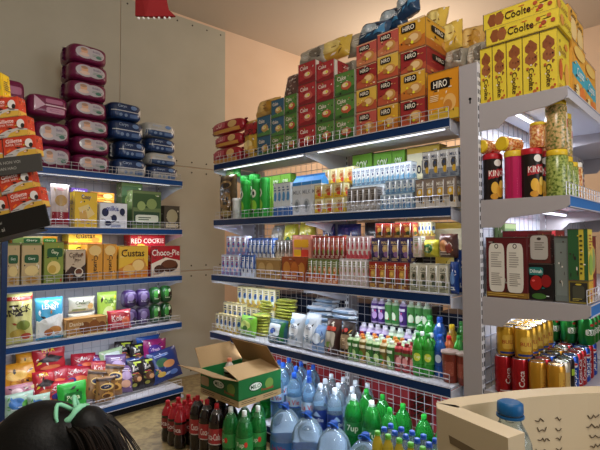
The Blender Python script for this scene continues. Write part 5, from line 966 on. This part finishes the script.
# raised pack of little bottles by the counter
mbk = put('brown_case', (1.80, 1.09, .001), -pi/2, (1.05, .72, 1.15), 'brown shipping carton on the floor under the small capped bottles')
G = 'small capped bottles on the brown shipping carton'
for r in range(3):
    for c in range(6):
        k = 'juice_small_green' if r == 0 else 'juice_small_blue'
        stand(k, 1.84+r*.058, 1.27-c*.060, .277, 'small bottle with %s cap on the brown carton, %s row, %s from the jugs' % ('green' if r == 0 else 'blue', ('front', 'middle', 'rear')[r], ORD[c]), G, .98)

# ================================================================== RIGHT UNIT
g = 'yellow cookie boxes on the grey-bracketed unit'
zt = 2.036
for i, (x0, x1, y0, y1) in enumerate(((480, 492, 42, 98), (492.5, 506, 36, 97), (506.5, 522, 31, 94), (522.5, 539.5, 27, 91), (540, 557, 22, 88))):
    z = zt; m, w, h, rz = fit('M', .045, x0, x1, y0, y1); ht = .275
    put('cookie_up', (m.x, m.y, z+.001), rz, (w*.97/.075, 1.0, ht/.27), 'upright yellow cookie box under the lying ones, %s from the grey post' % ORD[i], g)
m, w, h, rz = fit('M', .035, 484, 557, 20, 40)
put('cookie_flat', (m.x, m.y, zt+.278), rz, (w/.42, 1.0, .9), 'yellow cookie box lying across the upright ones, lower of two', g)
put('cookie_flat', (m.x+.004, m.y+.012, zt+.278+.078), rz, (w/.42, 1.0, .9), 'yellow cookie box lying across the upright ones, upper of two', g)
g = 'yellow and orange cake boxes on top of the grey-bracketed unit'
put('custas_cyan', (2.50, RY+.035, zt+.001), 0, (.98, 1, 1.15), 'orange cake box with cyan name band on top of the grey-bracketed unit', g)
put('custas_small', (2.47, RY+.05, zt+.301), 0, (1, 1, 1.1), 'small orange cake box stacked on the cyan-banded one, nearer the cookie boxes', g)
put('custas_small', (2.64, RY+.06, zt+.301), 0, (1, 1, 1.1), 'small orange cake box stacked on the cyan-banded one, farther from the cookie boxes', g)
put('custas_cyan', (2.80, RY+.05, zt+.001), 0, (.98, 1, 1.15), 'orange cake box with cyan name band, farther along the top', g)
g = 'snack tubes and jars on the second shelf of the grey-bracketed unit'
zj = 1.580
for (key, x, y, z, s, lab) in [('chip_black', 2.185, .835, 0, 1, 'black snack tube with lettering nearest the grey post'), ('chip_pink', 2.185, .735, 0, 1, 'plain pink snack tube with yellow lid between black ones'), ('chip_black', 2.185, .662, 0, 1, 'black snack tube with lettering in front of the pea jars'),
    ('chip_black', 2.29, .66, 0, 1, 'black snack tube in the second row behind the front ones'), ('jar_peas', 2.21, .566, 0, 1.05, 'jar of green peas at the shelf corner, lower'), ('jar_beans', 2.21, .566, .212, 1.03, 'tall jar of mixed beans stacked on the pea jar at the corner'), ('jar_peas', 2.32, .568, 0, .96, 'jar of green peas second from the corner'), ('jar_beans', 2.32, .568, .195, .9, 'jar of mixed beans stacked second from the corner'),
    ('jar_peas', 2.42, .568, 0, .9, 'jar of green peas third from the corner'), ('jar_small', 2.19, .735, .227, .95, 'small jar lying on the pink tube with its yellow lid facing out'), ('jar_small', 2.185, .83, .227, .9, 'small jar lying on the black tube nearest the post, yellow lid facing out'), ('jar_small', 2.19, .635, .227, .95, 'small yellow-lidded jar on the black tube beside the bean jar'), ('jar_small', 2.29, .665, .227, .95, 'small yellow-lidded jar on the second row tube'),
    ('jar_fruit', 2.51, .57, 0, 1.05, 'white-lidded jar of dried fruit further along the shelf'), ('jar_peas', 2.33, .76, 0, 1.1, 'jar of green peas at the back behind the pink tube')]:
    if key == 'jar_small' and x < 2.195 and y > .7:
        put(key, (x+.045, y, zj+z+.0345), -pi/2-.35, (s, s, s), lab, g, tilt=(pi/2, 0)); continue
    stand(key, x, y, zj+z, lab, g, s, rz=-pi/2+.9 if key in ('chip_black', 'chip_pink') else -.35)
put('bag_blue_plain', (2.62, .58, zj+.001), 0, (.8, 1, 1.2), 'bright blue bag beyond the fruit jar', g)
g = 'tea boxes on the third shelf of the grey-bracketed unit'
zb = 1.131
m, w, h, rz = fit('M', .04, 486, 526, 232, 302); put('maroon_tea', (m.x, m.y, zb+.001), rz, (w/.26, 1, .93), 'large maroon tea box with two pale text panels beside the grey post', g)
put('berry_tea', (2.165, .635, zb+.001), -pi/2, (.8, 1, 1.0), 'black berry tea box with red fruit picture', g)
put('grey_tea', (2.175, .549, zb+.001), -pi/2, (.46, 1, 1.0), 'plain grey upright tea box between the berry and green ones', g)
put('label_tea', (2.175, .635, zb+.163), -pi/2, (.75, 1, .85), 'small brown box with pale label resting on the berry tea box', g)
put('gold_tea', (2.165, .484, zb+.001), -pi/2, (.56, 1, 1), 'small dark and gold tea box at the shelf corner, below the green box', g)
put('green_tea', (2.165, .484, zb+.097), -pi/2, (.56, 1, .98), 'tall green and yellow tea box on the small gold one', g)
put('ginseng_box', (2.30, .475, zb+.001), 0, (1, 1, 1.1), 'narrow orange-red box beside the green and yellow tea box', g)
put('maroon_oval', (2.47, .50, zb+.001), 0, (1, 1, 1.05), 'maroon box with golden oval picture at the shelf front', g)
put('maroon_oval', (2.42, .68, zb+.001), 0, (1, 1, 1.15), 'maroon box with golden oval picture in the second row', g)
put('red_choc', (2.84, .72, zb+.001), 0, (1.1, 1, 2.0), 'red box with black badge at the back of the tea shelf', g)
put('landscape_tin', (2.42, .84, zb+.001), 0, (.8, .5, 1.6), 'green and pink box against the back panel of the tea shelf', g)
g = 'drink cans on the lowest visible shelf of the grey-bracketed unit'
zc = .70
for i in range(9):
    for j in range(4):
        x, y = 2.163+i*.0735, .575+j*.0735
        if (i, j) in ((0, 0),) and False: continue
        if i == 0: k = ('can_gold', 'can_gold', 'can_red', 'can_red')[j]
        elif j == 0: k = ('', 'can_silver', 'can_black', 'can_blue', 'can_cola', 'can_cola', 'can_blue', 'can_cola', 'can_blue')[i]
        else: k = ('can_gold', 'can_silver', 'can_cola', 'can_blue', 'can_black')[(i+j) % 5]
        nm = {'can_gold': 'tall gold can', 'can_red': 'tall red can', 'can_cola': 'tall red cola can', 'can_blue': 'tall blue can', 'can_black': 'tall black can', 'can_silver': 'tall silver-beige can'}[k]
        stand(k, x, y, zc, '%s, lower layer, %s column from the grey post, %s from edge' % (nm, ORD[i], ORD[j]), g, 1.06, rz=-pi/2+(.7 if i == 0 else .95)+random.uniform(-.3, .3))
for i in range(5):
    for j in range(2):
        stand('can_gold_short', 2.17+i*.078, .707+j*.078, zc+.170, 'short gold can in the upper layer, %s column, %s from the edge' % (ORD[i], ORD[j]), g, 1.13, rz=-pi/2+.7)
for i in range(5):
    for j in range(3):
        stand('can_green', 2.66+i*.078, .565+j*.078, zc+.170, 'short green can in the upper layer, %s column, %s from the edge' % (ORD[i], ORD[j]), g, 1.13, rz=-pi/2+.9)

# ================================================================== COUNTER, ITS BOTTLE
CREAM = mottled('cream_laminate', [(.3, '#cdbb9a'), (.7, '#d6c5a6')], 5, .45, 3)
t = tag(empty('counter', (0, 0, 0)), 'cream reception counter with a curved raised rim and handwritten notes inside', 'counter')
k = 1.20
out = [(.597, .215), (.630, .328), (.650, .340), (.686, .332), (.741, .302), (.790, .274), (.839, .241), (.880, .208), (.915, .176), (.955, .12), (.985, .05), (1.0, -.04), (1.0, -.14)]
out = [Vector((x*k, y*k)) for x, y in out]; TH = .040
inn = []
for i, p in enumerate(out):
    d = (out[min(i+1, len(out)-1)]-out[max(i-1, 0)]).normalized(); nn = Vector((d.y, -d.x)); inn.append(p+nn*TH)
def wall_strip(z0, z1, o_, i_):
    mb = MB(); n = len(o_); vs = [(p.x, p.y, z) for z in (z0, z1) for p in o_]+[(p.x, p.y, z) for z in (z0, z1) for p in i_]; f = []
    for i in range(n-1): f += [(i, i+1, n+i+1, n+i), (2*n+i+1, 2*n+i, 3*n+i, 3*n+i+1), (n+i, n+i+1, 3*n+i+1, 3*n+i), (i+1, i, 2*n+i, 2*n+i+1)]
    f += [(0, n, 3*n, 2*n), (n-1, 3*n-1, 4*n-1, 2*n-1)]; mb.add(vs, f, CREAM); return mb
ZR = 1.10
mb = wall_strip(0, ZR, out, inn); L = 0; cum = [0]
for i in range(len(inn)-1): L += (inn[i+1]-inn[i]).length; cum.append(L)
def fn(u, v, l):
    u = max(0, min(L-1e-5, u)); i = max(j for j in range(len(cum)-1) if cum[j] <= u); f = (u-cum[i])/(cum[i+1]-cum[i]); p = inn[i].lerp(inn[i+1], f); d = (inn[i+1]-inn[i]).normalized()
    return (p.x+d.y*(l+.0004), p.y-d.x*(l+.0004), ZR-.22+v)
FI = Face(L, .22, fn, True); rr = random.Random(5); INK = M('#4f4338', .8)
def scribble(F, u, v, wd, h):
    n = int(wd/.0035); pts = []
    for i in range(n): pts.append(F.fn(u+wd*i/n, v+h*(.5+.5*sin(i*2.3+rr.random()*2))*rr.uniform(.3, 1), .0005))
    mb.tube(pts, .0009, INK, 4)
for col_, (ua, ub) in enumerate(((.22, .29), (.33, .39), (.44, .51), (.58, .66))):
    for i in range(7):
        v = .172-.019*i; scribble(FI, ua+rr.uniform(-.004, .004), v, (ub-ua)*rr.uniform(.35, .5), .010); scribble(FI, ua+(ub-ua)*.68, v-.001, (ub-ua)*.28, .010)
fo = Face((out[1]-out[0]).length, .22, lambda u, v, l: (out[1].x+(out[0].x-out[1].x)*u/(out[1]-out[0]).length-l, out[1].y+(out[0].y-out[1].y)*u/(out[1]-out[0]).length-l*.2, ZR-.22+v))
mb.deco(fo, [('p', [(.18, .83), (.95, .80), (.97, .73), (.2, .77)], M('#7c6a50', .9))])
mb.build('raised_rim', t)
mb = MB(); P_ = [(p.x, p.y) for p in inn]; poly = P_+[(P_[-1][0], -.35), (P_[0][0]-.02, -.35)]
n = len(poly); mb.add([(x, y, z) for z in (.81, .84) for x, y in poly], [tuple(range(n))[::-1], tuple(range(n, 2*n))]+[(i, (i+1) % n, n+(i+1) % n, n+i) for i in range(n)], M('#b9a888', .5)); mb.build('worktop', t)
bottle('water_counter', .040, .30, CLR('#d0e4ec', .95), '#14568c', None, 'ribbed', cr=.0235, n=28)
m = at(510, 402, 2, 1.113)
b = stand('water_counter', m.x, m.y, .84, 'clear water bottle with blue cap standing behind the counter rim', 'water bottle on the counter', .91, rz=0); del b['group']

# ================================================================== RAZOR DISPLAY (near, at the frame edge)
def facing(loc, roll, tiltb=0, yaw=0):
    """a matrix: local x to the camera's right, local -y towards the camera, then rolled in its own plane"""
    return Matrix.Translation(loc) @ Matrix.Rotation(-CY+yaw, 4, 'Z') @ Matrix.Rotation(-roll, 4, 'Y') @ Matrix.Rotation(tiltb, 4, 'X')
def atF(px, py, F):
    u, v = px-300, py-225; c, s = cos(CRO), sin(CRO); d = Fv*CF+Rv*(c*u+s*v)-Uv*(-s*u+c*v); h = Vector((sin(CY), cos(CY), 0)); return Vector((0, 0, EYE))+d*(F/d.dot(h))
t = tag(empty('razor_display', (0, 0, 0)), 'tilted black-trimmed display rack of red razor boxes in the near foreground', 'display rack')
UP = facing(atF(0, 160, 1.30), rad(7)); LO = facing(atF(0, 229, 1.29), rad(14))
BLK = M('#1c1a18', .5); TXT = M('#a8a49c', .6)
def tray(Mx, w0, w1, z0, z1, txt, name, m):
    mb = MB(); mb.box(w0, w1, -.02, -.014, z0, z1, m); mb.box(w0, w1-.05, -.014, .06, z0, z0+.003, m); mb.box(w0, w1-.06, .06, .064, z0, z1*.5, m)
    F = Face(w1-w0, z1-z0, lambda u, v, l: (w0+u, -.02-l, z0+v)); mb.deco(F, [('t', a, .55, c, .17, TXT) for a, c in txt]); o = mb.build(name, t); o.matrix_world = Mx; return o
tray(UP, -.22, .128, -.050, .0, [('BAN VAN LUON MUOT MA HON VOI', .68), ('HUYEN SUPER THIN HOAN HAO', .34)], 'upper_tray', M('#4a4845', .5))
tray(LO, -.22, .15, -.028, .034, [('tu tin ca ngay dai', .62), ('cao rau em ai', .32)], 'lower_tray', BLK)
mb = MB(); b = atF(-90, 235, 1.36); mb.lathe([(.016, 0), (.016, 1.75)], STEEL, 14, (b.x, b.y, 0)); mb.lathe([(.2, 0), (.2, .012), (.04, .03)], STEEL, 28, (b.x, b.y, 0)); mb.build('stand_pole', t)
g = 'red razor boxes in the near display'
def rbox(Mx, x, z, key, lab, y=0):
    o = put(key, (0, 0, 0), 0, (1, 1, 1), lab, g); o.matrix_world = Mx @ Matrix.Translation((x, y, z)) @ Matrix.Scale(.93, 4)
xr = [.012, .034, .052]
for rI, (x, z) in enumerate(((.060, .003), (.042, .062), (.022, .121))):
    nm = ('bottom', 'middle', 'top')[rI]
    rbox(UP, x, z, 'razor_box', 'red razor box in the upper tray, %s row, at its inner end' % nm)
    rbox(UP, x-.097, z-.003, 'razor_box', 'red razor box in the upper tray, %s row, cut by the frame edge' % nm)
rbox(UP, -.018, .180, 'yellow_card', 'yellow box with teal letter standing on the red razor boxes')
for rI, (x, z) in enumerate(((.088, .034), (.074, .093))):
    nm = ('bottom', 'top')[rI]
    rbox(LO, x, z, 'razor_box', 'red razor box in the lower tray, %s row, at its inner end' % nm)
    rbox(LO, x-.097, z-.003, 'razor_box', 'red razor box in the lower tray, %s row, second from its inner end' % nm)
    rbox(LO, x-.194, z-.003, 'razor_box', 'red razor box in the lower tray, %s row, farthest out' % nm)

# ================================================================== HANGING DECORATION
c = atF(158, 12, 2.3); t = tag(empty('fabric_pennant', c, -CY), 'red fabric pennant with white bead trim hanging near the ceiling', 'decoration')
RED = M('#8c1f22', .8); mb = MB(); n = 12
pts = [(-.12, -.015), (-.06, -.028), (.02, -.026), (.088, -.018), (.05, .02), (.03, .12), (.0, .3), (-.12, .3)]
vs = [(x, .012*sin(x*30), z) for x, z in pts]+[(x, .012*sin(x*30)+.012, z) for x, z in pts]; n = len(pts)
mb.add(vs, [tuple(range(n)), tuple(range(n, 2*n))[::-1]]+[(i, n+i, n+(i+1) % n, (i+1) % n) for i in range(n)], RED); mb.build('pennant_cloth', t)
for x in (-.10, -.075, -.05, -.02, .005, .035, .06):
    mb = MB(); vs, fs = nball(.014, .014, .014, 2, 4); mb.add([(a+x, b-.008, q-.040) for a, b, q in vs], fs, M('#e8e4e0', .3), True); mb.build('bead', t)
mb = MB(); mb.tube([(-.06, .006, .29), (-.06, .006, 3.77-c.z)], .003, M('#a09888', .6), 6); mb.build('hanging_cord', t)

# ================================================================== PERSON (seen from behind, near foreground)
hp = atF(38, 405, .80); ang = math.atan2(-.55, -.83)
t = tag(empty('person', (hp.x, hp.y, 0), ang), 'person with black hair in a green-tied ponytail sitting low in the near foreground', 'person')
def capsule(mb, a, b, r0, r1, m, n=14):
    a, b = Vector(a), Vector(b); d = b-a; L = d.length; d.normalize(); q = Vector((0, 0, 1)).rotation_difference(d).to_matrix()
    prof = [(r0*sin(x), -r0*cos(x)) for x in (.15, .5, .9, 1.3)]+[(r1*cos(x), L+r1*sin(x)) for x in (.1, .5, .9, 1.42)]
    k = len(mb.v); mb.lathe(prof, m, n); mb.v[k:] = [tuple(a+q @ Vector(v)) for v in mb.v[k:]]
def ell(mb, c, rx, ry, rz, m, n=2):
    vs, fs = nball(2*rx, 2*ry, 2*rz, n, 8); mb.add([(x+c[0], y-ry+c[1], z-rz+c[2]) for x, y, z in vs], fs, m, True)
def fuse(mb, name, vox, sm=4):
    o = mb.build(name, t); r = o.modifiers.new('fuse', 'REMESH'); r.mode = 'VOXEL'; r.voxel_size = vox; r.use_smooth_shade = True
    q = o.modifiers.new('soften', 'SMOOTH'); q.iterations = sm; q.factor = .5; return o
SKIN = M('#b98a6c', .5); SHIRT = M('#3a3f4a', .8); TROU = M('#23252c', .8); HAIR = M('#050404', .55, bump=.08, bscale=160); HAIRB = M('#1c110b', .5)
mb = MB()
ell(mb, (0, -.012, 1.0), .074, .092, .105, SKIN); ell(mb, (0, -.055, .945), .05, .05, .045, SKIN); capsule(mb, (0, 0, .95), (0, .012, .84), .05, .058, SKIN)
capsule(mb, (0, -.098, 1.0), (0, -.112, .97), .010, .014, SKIN)
for sx in (-1, 1):
    ell(mb, (sx*.077, .0, .985), .012, .02, .03, SKIN); ell(mb, (sx*.03, -.088, 1.0), .014, .012, .010, SKIN)
    capsule(mb, (0, .0, .80), (sx*.16, .0, .78), .06, .055, SKIN); capsule(mb, (sx*.17, 0, .78), (sx*.215, -.04, .54), .048, .038, SKIN); capsule(mb, (sx*.215, -.04, .54), (sx*.13, -.25, .475), .038, .026, SKIN)
    capsule(mb, (sx*.13, -.25, .475), (sx*.115, -.31, .468), .028, .034, SKIN)
    for k, (dx, ln) in enumerate(((-.027, .055), (-.009, .066), (.009, .062), (.026, .048))):
        a = (sx*.115+dx, -.325, .468); b = (sx*.112+dx*1.15, -.325-ln*.6, .466); c2 = (sx*.112+dx*1.2, -.325-ln, .448); capsule(mb, a, b, .0095, .0088, SKIN, 8); capsule(mb, b, c2, .0088, .0078, SKIN, 8)
    capsule(mb, (sx*.10, -.29, .466), (sx*.078, -.325, .458), .013, .010, SKIN, 8)
    capsule(mb, (sx*.08, 0, .36), (sx*.13, -.36, .385), .088, .06, SKIN); capsule(mb, (sx*.13, -.36, .385), (sx*.13, -.40, .09), .054, .036, SKIN); capsule(mb, (sx*.13, -.39, .045), (sx*.135, -.54, .03), .038, .030, SKIN)
capsule(mb, (0, 0, .38), (0, .01, .56), .13, .11, SKIN); capsule(mb, (0, .01, .56), (0, 0, .73), .11, .115, SKIN)
fuse(mb, 'body', .0065)
mb = MB(); capsule(mb, (0, 0, .40), (0, .01, .56), .150, .132, SHIRT); capsule(mb, (0, .01, .56), (0, 0, .73), .132, .135, SHIRT); capsule(mb, (0, .01, .76), (0, .012, .83), .09, .068, SHIRT)
for sx in (-1, 1): capsule(mb, (0, .0, .785), (sx*.165, .0, .778), .075, .07, SHIRT); capsule(mb, (sx*.17, 0, .778), (sx*.205, -.03, .60), .064, .058, SHIRT)
fuse(mb, 'shirt', .009)
mb = MB()
for sx in (-1, 1): capsule(mb, (sx*.08, 0, .372), (sx*.13, -.36, .385), .100, .073, TROU); capsule(mb, (sx*.13, -.36, .385), (sx*.13, -.40, .13), .068, .055, TROU)
capsule(mb, (-.04, .01, .38), (.04, .01, .38), .135, .135, TROU); fuse(mb, 'trousers', .009)
mb = MB(); ell(mb, (0, .012, 1.012), .088, .100, .108, HAIR); ell(mb, (0, .05, .95), .075, .06, .09, HAIR); ell(mb, (0, .06, 1.06), .05, .05, .05, HAIR); fuse(mb, 'hair', .006, 3)
mb = MB(); rr = random.Random(9)
tail = [(0, .065, 1.075), (0, .082, 1.090), (0, .102, 1.082), (0, .118, 1.04), (0, .124, .97), (0, .124, .88), (0, .122, .78)]
def cat_pts(ps, n=5):
    o = []; ps = [Vector(p) for p in ps]
    for i in range(len(ps)-1):
        a, b, c, d = ps[max(i-1, 0)], ps[i], ps[i+1], ps[min(i+2, len(ps)-1)]
        for k in range(n): u = k/n; o.append(.5*((2*b)+(c-a)*u+(2*a-5*b+4*c-d)*u*u+(3*b-a-3*c+d)*u**3))
    return o+[ps[-1]]
T_ = cat_pts(tail); mb.tube(T_, 0, HAIR, 14, rr=[.012+.019*min(1, i/8)-.022*max(0, (i-20)/len(T_)) for i in range(len(T_))])
for q in range(360):
    a = rr.uniform(0, 2*pi); rad_ = rr.uniform(.6, 1.12); fl = rr.uniform(0, .04) if q % 3 else rr.uniform(.03, .11)
    pts = []
    for i, p in enumerate(T_):
        R_ = (.013+.019*min(1, i/8))*rad_; u = i/len(T_); pts.append(p+Vector((cos(a)*R_+fl*cos(a)*u*u, sin(a)*R_*.9+fl*1.3*u*u, fl*.2*u)))
    mb.tube(pts[3:], .0008, HAIRB if q % 3 == 0 else HAIR, 4)
mb.build('ponytail', t)
mb = MB(); GT = M('#8fd8b0', .6)
ring = [(.02*cos(2*pi*i/20)*(1+.2*sin(i*3)), .075+.012*sin(2*pi*i/20), 1.10+.016*sin(2*pi*i/20)+.003*sin(i*5)) for i in range(20)]
mb.tube(ring, .006, GT, 7, closed=True)
for sx in (-1, 1): mb.tube(cat_pts([(sx*.004, .07, 1.112), (sx*.02, .055, 1.125), (sx*.028, .06, 1.10), (sx*.012, .065, 1.08)], 4), .0035, GT, 6); mb.tube(cat_pts([(0, .07, 1.11), (sx*.012, .05, 1.09), (sx*.02, .045, 1.06)], 4), .003, GT, 6)
mb.build('hair_tie', t)
st = tag(empty('plastic_stool', (hp.x, hp.y, 0), ang), 'low blue plastic stool under the sitting person', 'stool'); BL = M('#2a5a98', .4)
mb = MB(); mb.lathe([(.13, .205), (.135, .215), (.13, .228), (.02, .228)], BL, 4*6); mb.build('stool_seat', st)
for i in range(4):
    a = pi/4+i*pi/2; mb = MB(); mb.tube([(.105*cos(a), .105*sin(a), .206), (.14*cos(a), .14*sin(a), 0)], .014, BL, 8); mb.build('stool_leg', st)
